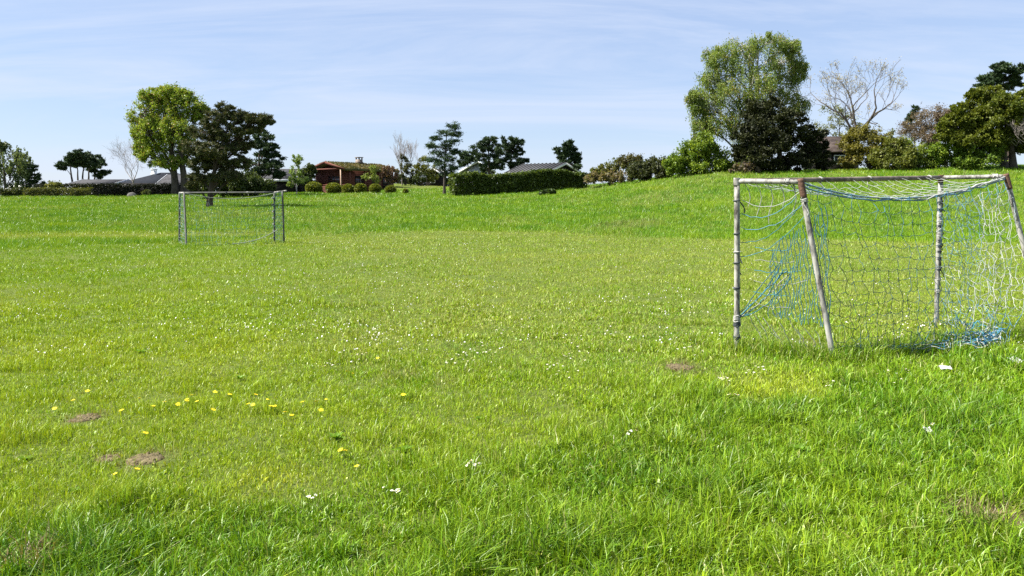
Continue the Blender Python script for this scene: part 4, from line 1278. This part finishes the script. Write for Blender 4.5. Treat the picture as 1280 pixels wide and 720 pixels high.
# --- hedges
def hedge(name, label, a_px, b_px, Da, Db, top_a, top_b, width, cols, seed, n_per=420, L=0.17, Wd=0.12, wob=0.12, group=None, base=None):
    rng = np.random.default_rng(seed)
    A = up_root(a_px, Da); B = up_root(b_px, Db)
    HA = at(a_px, top_a, Da).z - A.z; HB = at(b_px, top_b, Db).z - B.z
    root = A.lerp(B, 0.5); root.z = zt1(root.x, root.y)
    t = empty(name, root, label, "hedge", group)
    Lh = (B - A).length
    dr = np.array((B - A).normalized()); nrm = np.array([-dr[1], dr[0], 0]); nrm /= np.linalg.norm(nrm)
    n = int(n_per * Lh)
    s = rng.random(n)
    base_p = np.array(A)[None] * (1 - s)[:, None] + np.array(B)[None] * s[:, None]
    base_p[:, 2] = zt(base_p[:, 0], base_p[:, 1])
    h = (HA * (1 - s) + HB * s) * (1 + (fbm(s * Lh * 0.5, s * 0 + seed, 5) - 0.5) * wob * 2)
    face = rng.random(n)
    u = rng.random(n) ** 0.8; w = np.zeros(n); z = np.zeros(n)
    side = face < 0.62
    w = np.where(side, np.where(rng.random(n) < 0.75, -1, 1) * width / 2, rng.uniform(-1, 1, n) * width / 2)
    z = np.where(side, u * h, h)
    inn = rng.random(n) < 0.25
    w = np.where(inn, rng.uniform(-0.5, 0.5, n) * width * 0.8, w); z = np.where(inn, rng.random(n) * h * 0.93, z)
    bul = (fbm(s * Lh * 1.1, z * 1.3, seed + 2) - 0.5) * wob * 2.5
    w = w * (1 + bul)
    p = base_p + nrm[None] * w[:, None]
    p[:, 2] += z + (rng.normal(0, 0.05, n))
    p += rng.normal(0, 0.06, (n, 3))
    k = np.clip(0.55 * fbm(s * Lh * 0.8, z, seed + 7) + rng.normal(0.2, 0.22, n), 0, 1)[:, None]
    col = (np.array(cols[0]) * (1 - k) + np.array(cols[1]) * k)
    cr = MB()
    cr.leaves(p - np.array(root), rng.normal(0, 1, (n, 3)), L, Wd, col, rng)
    cr.build("foliage", M['leaf'], t)
    st = MB()
    for q in range(max(3, int(Lh / 0.8))):
        ss = (q + 0.5) / max(3, int(Lh / 0.8))
        b0 = np.array(A.lerp(B, ss)); b0[2] = zt1(b0[0], b0[1])
        b0 -= np.array(root)
        hh = HA * (1 - ss) + HB * ss
        for e in range(3):
            limb(st, b0 + (0, 0, -0.1), b0 + np.array((rng.normal(0, 0.3), rng.normal(0, 0.2), hh * rng.uniform(0.6, 0.9))), 0.035, 0.01, rng, 4, 0.06, 0.02, 5)
    st.build("stems", M['bark'], t)
    return t


HEDGE_C = [(0.028, 0.052, 0.010), (0.110, 0.150, 0.024)]
hedge("clipped_hedge", "long clipped dark green hedge in front of the metal roofed house", 564, 728, 74.5, 80, 221.5, 214.5, 1.8, HEDGE_C, 70, 1300, 0.24, 0.18, wob=0.26)
hedge("clipped_hedge", "low olive clipped hedge section on the far left, before the grey low roof", 33, 82, 86, 86.5, 236, 236, 1.0, [(0.05, 0.06, 0.015), (0.13, 0.14, 0.04)], 71, 500)
hedge("clipped_hedge", "olive clipped hedge meeting the blackish tall hedge on the left", 84, 116, 86, 86, 237, 236, 1.0, [(0.05, 0.06, 0.015), (0.13, 0.14, 0.04)], 72, 500)
hedge("clipped_hedge", "tall blackish hedge in front of the dark slate house on the left", 117, 240, 86, 88, 231.5, 231, 1.2, [(0.007, 0.009, 0.006), (0.016, 0.020, 0.010)], 73, 800, wob=0.04)  # near-black leaf colours have the hedge's shade painted in
hedge("clipped_hedge", "dark hedge strip behind the olive hedges before the grey low roof", 48, 117, 89, 89, 231.5, 231, 1.0, [(0.010, 0.013, 0.008), (0.03, 0.035, 0.014)], 74, 600, wob=0.05)
bush("round_shrub", "rounded yellow green shrub above the olive hedge on the far left", 67, 87.5, [(67, 232.5, 10, 4.5)], [(0.10, 0.12, 0.03), (0.22, 0.22, 0.07)], n_cl=26, n_lf=46, seed=75)
bush("low_shrub", "low dark mounded shrub at the left edge of the field", 14, 86, [(16, 240, 13, 4), (2, 240, 10, 4)], [(0.035, 0.05, 0.015), (0.10, 0.11, 0.035)], seed=76)
bush("low_shrub", "small grey green mound at the foot of the blackish hedge", 184, 85, [(184, 241.0, 6, 2.5)], [(0.06, 0.08, 0.03), (0.13, 0.15, 0.06)], n_cl=14, n_lf=26, seed=77)
bush("low_shrub", "small dark tuft of weeds on the slope in front of the long hedge", 686, 72, [(684, 239.5, 9, 3), (690, 240, 5, 3)], [(0.025, 0.05, 0.012), (0.08, 0.12, 0.025)], n_cl=12, n_lf=34, seed=78)

hedge("clipped_hedge", "dark clipped hedge behind the small garden lawn left of the larch", 490, 568, 113, 113, 223, 222, 1.4, BUSH_D, 79, 420, 0.26, 0.2, wob=0.2)

# --- scrub on the right of the long hedge
bush("scrub_bush", "sandy brown scrubby bush at the right end of the long hedge", 760, 76, [(745, 222, 14, 6), (768, 221, 16, 7), (785, 219, 12, 7)], [(0.12, 0.10, 0.045), (0.24, 0.20, 0.10), (0.10, 0.14, 0.03)], n_cl=20, n_lf=60, seed=80)
bush("scrub_bush", "olive yellow bush above the sandy brown scrub", 762, 78, [(760, 211, 13, 7), (775, 206, 12, 7), (745, 216, 11, 6)], [(0.07, 0.09, 0.02), (0.17, 0.17, 0.04)], n_cl=18, n_lf=54, seed=81)
bush("scrub_bush", "brownish bush on the crest left of the dark evergreen mound", 788, 76, [(785, 203, 13, 8), (798, 202, 10, 7)], [(0.05, 0.05, 0.02), (0.13, 0.12, 0.045)], n_cl=18, n_lf=50, seed=82)
bush("evergreen_bush", "dark rounded evergreen mound left of the bright green bush", 812, 69, [(805, 212, 17, 11), (822, 206, 13, 10), (800, 218, 14, 7), (826, 216, 12, 9)], [(0.025, 0.035, 0.012), (0.075, 0.085, 0.026)], n_cl=26, n_lf=66, seed=83)
bush("green_bush", "bright green leafy bush at the foot of the tall birch", 876, 65, [(880, 180, 16, 15), (866, 190, 16, 14), (858, 199, 17, 12), (895, 198, 18, 14), (860, 211, 22, 10), (885, 210, 22, 11), (843, 204, 13, 13), (910, 210, 13, 9)], BUSH_G, L=0.15, Wd=0.10, n_cl=26, n_lf=70, seed=84)
bush("holly_bush", "dark narrow evergreen between the bright green bush and the birch", 868, 68, [(872, 178, 11, 10), (864, 184, 8, 8)], BUSH_D, n_cl=14, n_lf=46, seed=85)
# --- the tall birch and the dark yew in front
tree("birch_tree", "tallest tree, an airy green birch towering above the dark yew", "tree", 938, 66,
     [(925, 58, 26, 15), (960, 52, 24, 13), (985, 75, 22, 18), (905, 85, 24, 18), (945, 85, 30, 20), (985, 105, 24, 20), (885, 118, 22, 16), (915, 120, 26, 20), (955, 120, 28, 20), (880, 140, 16, 18), (905, 150, 22, 20), (935, 155, 24, 20), (995, 125, 18, 16), (1000, 85, 12, 16), (900, 66, 18, 14), (988, 60, 14, 10), (868, 125, 12, 14), (935, 105, 26, 24, -1.2), (890, 100, 20, 16), (878, 160, 14, 16), (930, 185, 16, 18), (970, 150, 20, 20)],
     'droop', BIRCHC, 0.30, L=0.105, Wd=0.062, n_cl=29, n_lf=90, bark='birch_bark', clump=0.32, stems=2, seed=90, shell=0.35)
tree("yew_tree", "broad blackish yew in front of the tall birch", "tree", 975, 62,
     [(958, 132, 22, 14), (945, 150, 22, 14), (985, 150, 22, 14), (960, 165, 26, 16), (1000, 170, 22, 16), (932, 175, 18, 16), (975, 185, 28, 18), (1015, 188, 18, 16), (945, 195, 20, 14), (1000, 202, 24, 12), (965, 206, 24, 10), (1025, 175, 12, 14), (1030, 200, 12, 12), (928, 190, 10, 12)],
     'needle', [(0.009, 0.013, 0.005), (0.050, 0.056, 0.015)], 0.26, L=0.17, Wd=0.07, n_cl=26, n_lf=92, bark='bark', clump=0.34, flatten=0.7, seed=91, matl='needle', shell=0.35)
bush("bramble_bush", "brownish tangle of dry bramble at the foot of the yew", 930, 61.5, [(925, 210, 14, 6), (940, 212, 10, 5)], [(0.09, 0.07, 0.05), (0.20, 0.16, 0.11), (0.05, 0.07, 0.02)], n_cl=14, n_lf=40, seed=92)
# --- the nearly bare tree and companions
bare_tree("ash_tree", "nearly leafless tree with spreading limbs and sparse pale buds right of the birch", "tree", 1069, 70, 58, 127, 0.22, 6, 0.50, 0.14, 2, 'ash_bark', leaf=[(0.24, 0.20, 0.06), (0.42, 0.34, 0.13)], split=0.30, first=5, nleaf=2.8, lsize=0.10, rmin=0.011, L0=2.85)
tree("willow_tree", "pale thin leaved tree behind the nearly leafless one", "tree", 1045, 84, [(1040, 140, 14, 14), (1058, 150, 14, 13), (1032, 160, 12, 14), (1050, 172, 16, 12), (1068, 165, 8, 10)], 'broad', [(0.13, 0.15, 0.07), (0.24, 0.25, 0.13)], 0.14, L=0.18, Wd=0.09, n_cl=14, n_lf=24, seed=93)
bush("copper_shrub", "olive brown rounded shrub under the nearly leafless tree", 1085, 63, [(1082, 172, 18, 14), (1066, 182, 14, 14), (1098, 182, 14, 14), (1086, 194, 20, 12), (1064, 200, 12, 9), (1100, 202, 14, 8)], [(0.08, 0.08, 0.014), (0.240, 0.215, 0.040)], L=0.15, Wd=0.10, n_cl=26, n_lf=60, seed=94)
for i, (px, D, bl, cols, lb) in enumerate([
        (1115, 61.5, [(1118, 181, 16, 11), (1106, 196, 16, 12), (1128, 198, 16, 12), (1116, 206, 20, 7)], [(0.07, 0.09, 0.014), (0.20, 0.215, 0.038)], "olive green bush right of the olive brown shrub"),
        (1145, 61.5, [(1140, 184, 16, 11), (1154, 194, 18, 11), (1136, 199, 14, 10), (1150, 206, 20, 6)], [(0.07, 0.11, 0.014), (0.20, 0.25, 0.03)], "mid green bush below the grey brown tree"),
        (1180, 61, [(1175, 188, 16, 9), (1192, 193, 16, 10), (1170, 200, 16, 8), (1196, 203, 16, 6)], BUSH_G, "light green bush left of the big olive evergreen"),
        (1222, 60, [(1212, 186, 15, 10), (1236, 190, 16, 9), (1222, 198, 20, 8), (1206, 202, 14, 6)], [(0.065, 0.12, 0.014), (0.19, 0.27, 0.03)], "fresh green bush under the big olive evergreen")]):
    bush("shrub", lb, px, D, bl, cols, L=0.15, Wd=0.10, n_cl=22, n_lf=56, seed=100 + i, group="shrubs along the crest of the hill")
bush("pale_shrub", "thin pale shrub with whitish blossom behind the olive green bush", 1118, 68, [(1118, 170, 7, 8), (1112, 180, 7, 8)], [(0.15, 0.17, 0.08), (0.34, 0.36, 0.24)], n_cl=9, n_lf=24, seed=105)
tree("maple_tree", "grey brown budding tree left of the big olive evergreen", "tree", 1165, 72, [(1160, 148, 20, 13), (1180, 143, 14, 11), (1148, 160, 18, 13), (1172, 163, 22, 15), (1188, 156, 14, 14), (1156, 176, 18, 10)], 'broad', [(0.10, 0.075, 0.05), (0.23, 0.18, 0.125)], 0.16, L=0.13, Wd=0.07, n_cl=26, n_lf=56, seed=106, bark='grey_bark')
tree("spruce_tree", "small dark spruce top peeking up left of the grey brown tree", "tree", 1142, 84, [(1143, 138, 5, 5), (1139, 146, 7, 6), (1137, 155, 7, 6)], 'needle', PINE, 0.10, L=0.26, Wd=0.07, n_cl=10, n_lf=40, seed=107)
tree("cypress_tree", "big olive evergreen with billowing crown at the right edge", "tree", 1258, 60,
     [(1246, 117, 18, 12), (1230, 135, 20, 14), (1255, 138, 22, 16), (1212, 150, 16, 12), (1238, 158, 22, 14), (1200, 140, 10, 12), (1188, 155, 12, 12), (1186, 168, 12, 8), (1262, 165, 20, 14), (1278, 130, 16, 18), (1285, 160, 18, 18), (1250, 180, 16, 10), (1295, 120, 18, 16), (1222, 165, 16, 12), (1245, 140, 24, 18, -1.2), (1205, 160, 14, 12), (1268, 148, 20, 18, -1.2), (1280, 182, 16, 12), (1224, 118, 12, 8), (1214, 176, 18, 10), (1238, 174, 20, 10), (1196, 174, 12, 9)],
     'needle', [(0.050, 0.074, 0.008), (0.190, 0.215, 0.028)], 0.28, L=0.15, Wd=0.075, n_cl=40, n_lf=86, clump=0.30, bark='bark', seed=108, flatten=0.8, stems=2, matl='leaf')
tree("pine_tree", "dark spreading pine rising behind the big olive evergreen", "tree", 1258, 72, [(1248, 84, 14, 5), (1258, 92, 20, 6), (1238, 98, 15, 5), (1268, 88, 12, 6), (1228, 106, 10, 4), (1255, 105, 20, 8), (1275, 100, 12, 8)], 'needle', PINE, 0.2, L=0.28, Wd=0.07, n_cl=16, n_lf=60, flatten=0.5, bark='pine_bark', seed=109, group="dark pines on the skyline")
bare_tree("bare_shrub", "pale leafless shrub at the right edge before the olive evergreen", "shrub", 1290, 57.5, 118, 140, 0.07, 5, 0.5, 0.3, 3, 'grey_bark', split=0.2, first=4)


# ------------------------------------------------------------------ houses
def slab(mb, pts, th):
    """a flat roof plane given by 4 corner points (counter-clockwise from above), thickened downwards"""
    p = np.array(pts, float)
    nrm = np.cross(p[1] - p[0], p[2] - p[0]); nrm /= np.linalg.norm(nrm)
    if nrm[2] < 0: nrm = -nrm
    v = np.concatenate([p, p - nrm * th])
    n = len(p)
    q = [(i, n + i, n + (i + 1) % n, (i + 1) % n) for i in range(n)]
    if n == 4: mb.add(v, q + [(0, 1, 2, 3), (7, 6, 5, 4)])
    else: mb.add(v, q, [(0, 1, 2), (5, 4, 3)])


def house(name, label, root, rz, Lx, Wy, eave, ridge, wall, roof, trim, og=0.4, oe=0.5, hip=0.0, openings=(), chimney=None, th=0.18, barge=True, seams=0, posts=0, cat="house", boards=0, fascia=None):
    """local frame: ridge along x from 0 to Lx, gable faces at x=0 and x=Lx, eaves at y = -Wy/2 and +Wy/2"""
    t = empty(name, root, label, cat, None, rz)
    h = Wy / 2
    sl = (ridge - eave) / h
    w = MB()
    lo = -0.6
    if hip:
        w.box((0, -h, lo), (Lx, h, eave - 0.02))
    else:
        sec = [(-h, lo), (h, lo), (h, eave - 0.03), (0, ridge - 0.03), (-h, eave - 0.03)]
        n = len(sec)
        v = [(0, a, b) for a, b in sec] + [(Lx, a, b) for a, b in sec]
        w.add(v, [(i, n + i, n + (i + 1) % n, (i + 1) % n) for i in range(n)], [(0, 1, 2), (0, 2, 4), (4, 2, 3), (5, 7, 6), (5, 9, 7), (9, 8, 7)])
    if boards:                                   # log courses / cladding laps, part of the wall itself
        for k in range(boards):
            z = 0.1 + (eave - 0.1) * k / boards
            for y in (-h - 0.035, h + 0.005):
                w.tube([(0, y + 0.015, z), (Lx, y + 0.015, z)], 0.035, 5)
            w.tube([(-0.02, -h, z), (-0.02, h, z)], 0.035, 5)
    w.build("wall", M[wall], t)
    r = MB()
    ez = eave - sl * oe + th
    rz_ = ridge + th
    if hip:
        a = (-og, -h - oe, ez); b = (Lx + og, -h - oe, ez); c = (Lx + og, h + oe, ez); d = (-og, h + oe, ez)
        e = (hip, 0, rz_); f = (Lx - hip, 0, rz_)
        slab(r, [a, b, f, e], th); slab(r, [c, d, e, f], th); slab(r, [d, a, e], th); slab(r, [b, c, f], th)
    else:
        slab(r, [(-og, -h - oe, ez), (Lx + og, -h - oe, ez), (Lx + og, 0, rz_), (-og, 0, rz_)], th)
        slab(r, [(Lx + og, h + oe, ez), (-og, h + oe, ez), (-og, 0, rz_ + 0.003), (Lx + og, 0, rz_ + 0.003)], th)
    if seams:
        for k in range(seams + 1):
            x = -og + (Lx + 2 * og) * k / seams
            for s in (-1, 1):
                r.tube([(x, s * (h + oe), ez + 0.03), (x, 0, rz_ + 0.03)], 0.07, 4)
    ro = r.build("roof", M[roof], t)
    if barge and not hip:
        for x in (-og - 0.03, Lx + og + 0.03):
            for s in (-1, 1):
                b = MB()
                y0, z0, y1, z1 = s * (h + oe + 0.02), ez - 0.2, 0.0, rz_ - 0.2
                dx = 0.025
                v = [(x - dx, y0, z0), (x - dx, y1, z1), (x - dx, y1, z1 + 0.25), (x - dx, y0, z0 + 0.25), (x + dx, y0, z0), (x + dx, y1, z1), (x + dx, y1, z1 + 0.25), (x + dx, y0, z0 + 0.25)]
                b.add(v, [(0, 1, 2, 3), (7, 6, 5, 4), (0, 4, 5, 1), (1, 5, 6, 2), (2, 6, 7, 3), (3, 7, 4, 0)])
                b.build("bargeboard", M[trim], ro)
    if fascia:
        for s in (-1, 1):
            b = MB(); y = s * (h + oe + 0.03)
            b.box((-og, y - 0.02, ez - th - 0.10), (Lx + og, y + 0.02, ez - 0.01))
            b.build("fascia", M[fascia], ro)
    if chimney:
        x, y, zt_, cw, m_ = chimney
        c = MB()
        c.box((x - cw / 2, y - cw / 2, eave), (x + cw / 2, y + cw / 2, zt_))
        c.box((x - cw / 2 - 0.06, y - cw / 2 - 0.06, zt_ - 0.45), (x + cw / 2 + 0.06, y + cw / 2 + 0.06, zt_ - 0.3))
        for sx in (-1, 1):
            for sy in (-1, 1):
                c.box((x + sx * cw * 0.4 - cw * 0.1, y + sy * cw * 0.4 - cw * 0.1, zt_), (x + sx * cw * 0.4 + cw * 0.1, y + sy * cw * 0.4 + cw * 0.1, zt_ + 0.22))
        c.box((x - cw * 0.62, y - cw * 0.62, zt_ + 0.22), (x + cw * 0.62, y + cw * 0.62, zt_ + 0.30))
        c.build("chimney", M[m_], ro)
    for op in openings:
        face, pos, z0, ww, hh, kind, tm = op

        def put(mb, u0, u1, za, zb, d0, d1):
            if face == 'g': mb.box((-d1, -u1, za), (-d0, -u0, zb))
            elif face == 's': mb.box((u0, -h - d1, za), (u1, -h - d0, zb))
            elif face == 'l': mb.box((u0, h + d0, za), (u1, h + d1, zb))
        u0, u1 = pos - ww / 2, pos + ww / 2
        fr = MB(); f = 0.09
        put(fr, u0 - f, u1 + f, z0 + hh, z0 + hh + f, 0.0, 0.07); put(fr, u0 - f, u1 + f, z0 - f, z0, 0.0, 0.085)
        put(fr, u0 - f, u0, z0, z0 + hh, 0.0, 0.07); put(fr, u1, u1 + f, z0, z0 + hh, 0.0, 0.07)
        nb = max(1, int(ww / 0.55))
        for q in range(1, nb):
            xx = u0 + ww * q / nb
            put(fr, xx - 0.025, xx + 0.025, z0, z0 + hh, 0.0, 0.062)
        o = fr.build(kind, M[tm], t)
        g = MB(); put(g, u0, u1, z0, z0 + hh, 0.004, 0.03)
        if kind == "window": g.build("pane", M['glass'], o)
        else: g.build("door_leaf", M['dark_timber'], o)
    if posts:
        for q in range(posts):
            b = MB(); x = 0.2 + (Lx - 0.4) * q / max(1, posts - 1)
            b.box((x - 0.07, -h - oe + 0.15, -0.4), (x + 0.07, -h - oe + 0.29, eave - sl * (oe - 0.2) + 0.02))
            b.build("post", M[trim], t)
    return t


def zz(px, py, D): return at(px, py, D).z


# the timber cabin with the turf roof
D = 95
c0 = at(414, 236, D); c0.z = zt1(c0.x, c0.y)
ridge_h = zz(409, 203, D) - c0.z - 0.2; eave_h = zz(432, 215, D) - c0.z + 0.25
cab = house("timber_cabin", "red brown timber cabin with mossy turf roof and stub chimney", c0, math.radians(58), 8.2, 5.2, eave_h, ridge_h, 'log', 'turf_roof', 'log', og=0.9, oe=0.55, th=0.25,
            openings=[('g', 0.5, 1.05, 1.9, 1.15, "window", 'log'), ('s', 2.2, 0.9, 1.4, 1.2, "window", 'dark_timber'), ('s', 5.0, 0.1, 0.95, 2.0, "door", 'dark_timber'), ('s', 7.0, 0.9, 1.0, 1.2, "window", 'dark_timber')],
            chimney=(5.0, 0.0, ridge_h + 0.75, 0.62, 'brick'), boards=11, posts=4)
# the gable porch: floor and red balustrade
b = MB()
for k in range(6): b.box((-0.86, -2.4, 0.1 + k * 0.14), (-0.80, 2.5, 0.215 + k * 0.14))
b.build("balustrade", M['log'], cab)
for y in (-2.46, 2.56):
    b = MB(); b.box((-0.88, y - 0.06, -0.4), (-0.76, y + 0.06, eave_h + 0.15)); b.build("post", M['pale_timber'], cab)
b = MB(); b.box((-0.85, -2.5, eave_h - 0.02), (-0.72, 2.6, eave_h + 0.14)); b.build("tie_beam", M['log'], cab)
# turf tufts on the roof
rng_ = np.random.default_rng(3)
tu = MB(); n_ = 2600
x_ = rng_.uniform(-0.9, 9.1, n_); s_ = rng_.uniform(0, 1, n_); sg = np.where(rng_.random(n_) < 0.7, -1, 1)
hh_ = 5.2 / 2 + 0.55; sl_ = (ridge_h - eave_h) / 2.6
y_ = sg * s_ * hh_; z_ = ridge_h + 0.27 - sl_ * s_ * hh_ + 0.03
kk = np.clip(fbm(x_ * 0.7, y_ * 0.9, 5) * 1.2 - 0.1 + rng_.normal(0, .15, n_), 0, 1)[:, None]
col_ = np.array((0.040, 0.055, 0.014)) * (1 - kk) + np.array((0.19, 0.14, 0.055)) * kk
a_ = rng_.normal(0, 0.5, (n_, 3)); a_[:, 2] += 0.8
tu.leaves(np.stack([x_, y_, z_], -1), a_, 0.26, 0.12, col_, rng_)
tu.build("turf", M['leaf'], [c for c in cab.children if c.name.startswith("roof")][0])


def flat_house(name, label, x0, x1, D, eave_py, ridge_py, depth, wall, roof, trim, rz=0.0, **kw):
    a = at(x0, 240, D); b_ = at(x1, 240, D)
    Lx = (b_ - a).length
    root = Vector((a.x, D + depth / 2, zt1(a.x, D + depth / 2)))
    ea = zz(x0, eave_py, D) - root.z; ri = zz((x0 + x1) / 2, ridge_py, D + depth / 2) - root.z
    return house(name, label, root, rz, Lx, depth, ea, ri, wall, roof, trim, **kw)


flat_house("slate_house", "low house with dark slate hipped roof behind the blackish hedge", 153, 236, 99, 229.5, 217.5, 8, 'dark_timber', 'slate', 'dark_timber', hip=3.2, og=0.3, oe=0.4,
           chimney=(2.6, -0.6, zz(178, 213.5, 101) - zt1(at(160, 240, 103).x, 103), 0.5, 'white_paint'), fascia='dark_timber')
flat_house("grey_wing", "lighter grey pitched roof annexe behind the beech trunk", 200, 246, 95, 230.5, 220, 6, 'dark_timber', 'grey_roof', 'grey_wall', og=0.3, oe=0.4, fascia='grey_wall')
flat_house("low_house", "long low grey roofed house below the cluster of dark pines", 92, 143, 98, 230.3, 226, 6, 'dark_timber', 'grey_roof', 'grey_wall', og=0.3, oe=0.4, fascia='grey_roof')
flat_house("low_house", "pale low flat shed roof at the far left behind the mound", 16, 46, 97, 233.5, 231.5, 5, 'dark_timber', 'grey_roof', 'grey_wall', og=0.3, oe=0.4, fascia='white_paint')
flat_house("dark_house", "black clad house with dark roof between the layered conifer and young birch", 326, 366, 90, 224.5, 213, 7, 'dark_timber', 'grey_roof', 'grey_wall', og=0.4, oe=0.4, fascia='grey_wall')


def gable_front(name, label, cx, half, D, apex_py, eave_py, length, wall, roof, trim, rz=90, **kw):
    a = at(cx, 240, D)
    root = Vector((a.x, D, zt1(a.x, D)))
    k = D / F
    return house(name, label, root, math.radians(rz), length, half * 2 * k * 0.86, zz(cx, eave_py, D) - root.z + 0.2, zz(cx, apex_py, D) - root.z - 0.15, wall, roof, trim, **kw)


gable_front("garden_shed", "small dark gabled shed with white bargeboards left of the larch", 542, 11, 110, 210, 220, 4, 'dark_timber', 'grey_roof', 'white_paint', og=0.4, oe=0.25, rz=84,
            openings=[('g', -0.1, 0.55, 0.55, 1.1, "window", 'white_paint')])
gable_front("white_house", "pale house with white trimmed gable half hidden by the wide pine", 597, 22, 104, 202, 216, 9, 'grey_wall', 'grey_roof', 'white_paint', og=0.5, oe=0.4, rz=92,
            openings=[('g', -0.9, 0.9, 0.9, 1.2, "window", 'white_paint'), ('g', 0.8, 0.9, 0.9, 1.2, "window", 'white_paint')])
r0_ = at(657, 240, 97); r0_.z = zt1(r0_.x, r0_.y)
house("metal_roof_house", "low house with seamed grey metal roof above the long hedge", r0_, math.radians(-36), 5.6, 7.4, zz(640, 218.5, 94) - r0_.z + 0.1, zz(657, 207, 97) - r0_.z, 'dark_timber', 'metal_roof', 'white_paint',
      og=0.3, oe=0.4, seams=11, fascia='grey_wall')
flat_house("brown_house", "brown roofed house with white window behind the yew and the olive brown shrub", 1034, 1070, 70, 189, 173, 6, 'dark_timber', 'brown_roof', 'dark_timber', og=0.3, oe=0.4,
           openings=[('s', 0.95, 0.55, 0.85, 0.65, "window", 'white_paint')])

mb_ = MB()
rr_ = np.random.default_rng(9)
nu, nv = 14, 9
U, V = np.meshgrid(np.linspace(0, 2 * math.pi, nu + 1), np.linspace(0, math.pi * 0.5, nv))
R_ = 1 + 0.25 * (fbm(np.cos(U) * 2 + 5, V * 2 + np.sin(U) * 2, 3) - 0.5)
P_ = np.stack([0.55 * R_ * np.cos(U) * np.cos(V), 0.4 * R_ * np.sin(U) * np.cos(V), 0.5 * R_ * np.sin(V) - 0.05], -1)
i_, j_ = np.meshgrid(np.arange(nv - 1), np.arange(nu), indexing='ij')
mb_.add(P_.reshape(-1, 3), np.stack([i_ * (nu + 1) + j_, i_ * (nu + 1) + j_ + 1, (i_ + 1) * (nu + 1) + j_ + 1, (i_ + 1) * (nu + 1) + j_], -1).reshape(-1, 4))
tag(mb_.build("boulder", M['stone'], loc=up_root(165, 83.5), smooth=True), "grey boulder in the grass in front of the blackish hedge", "boulder")
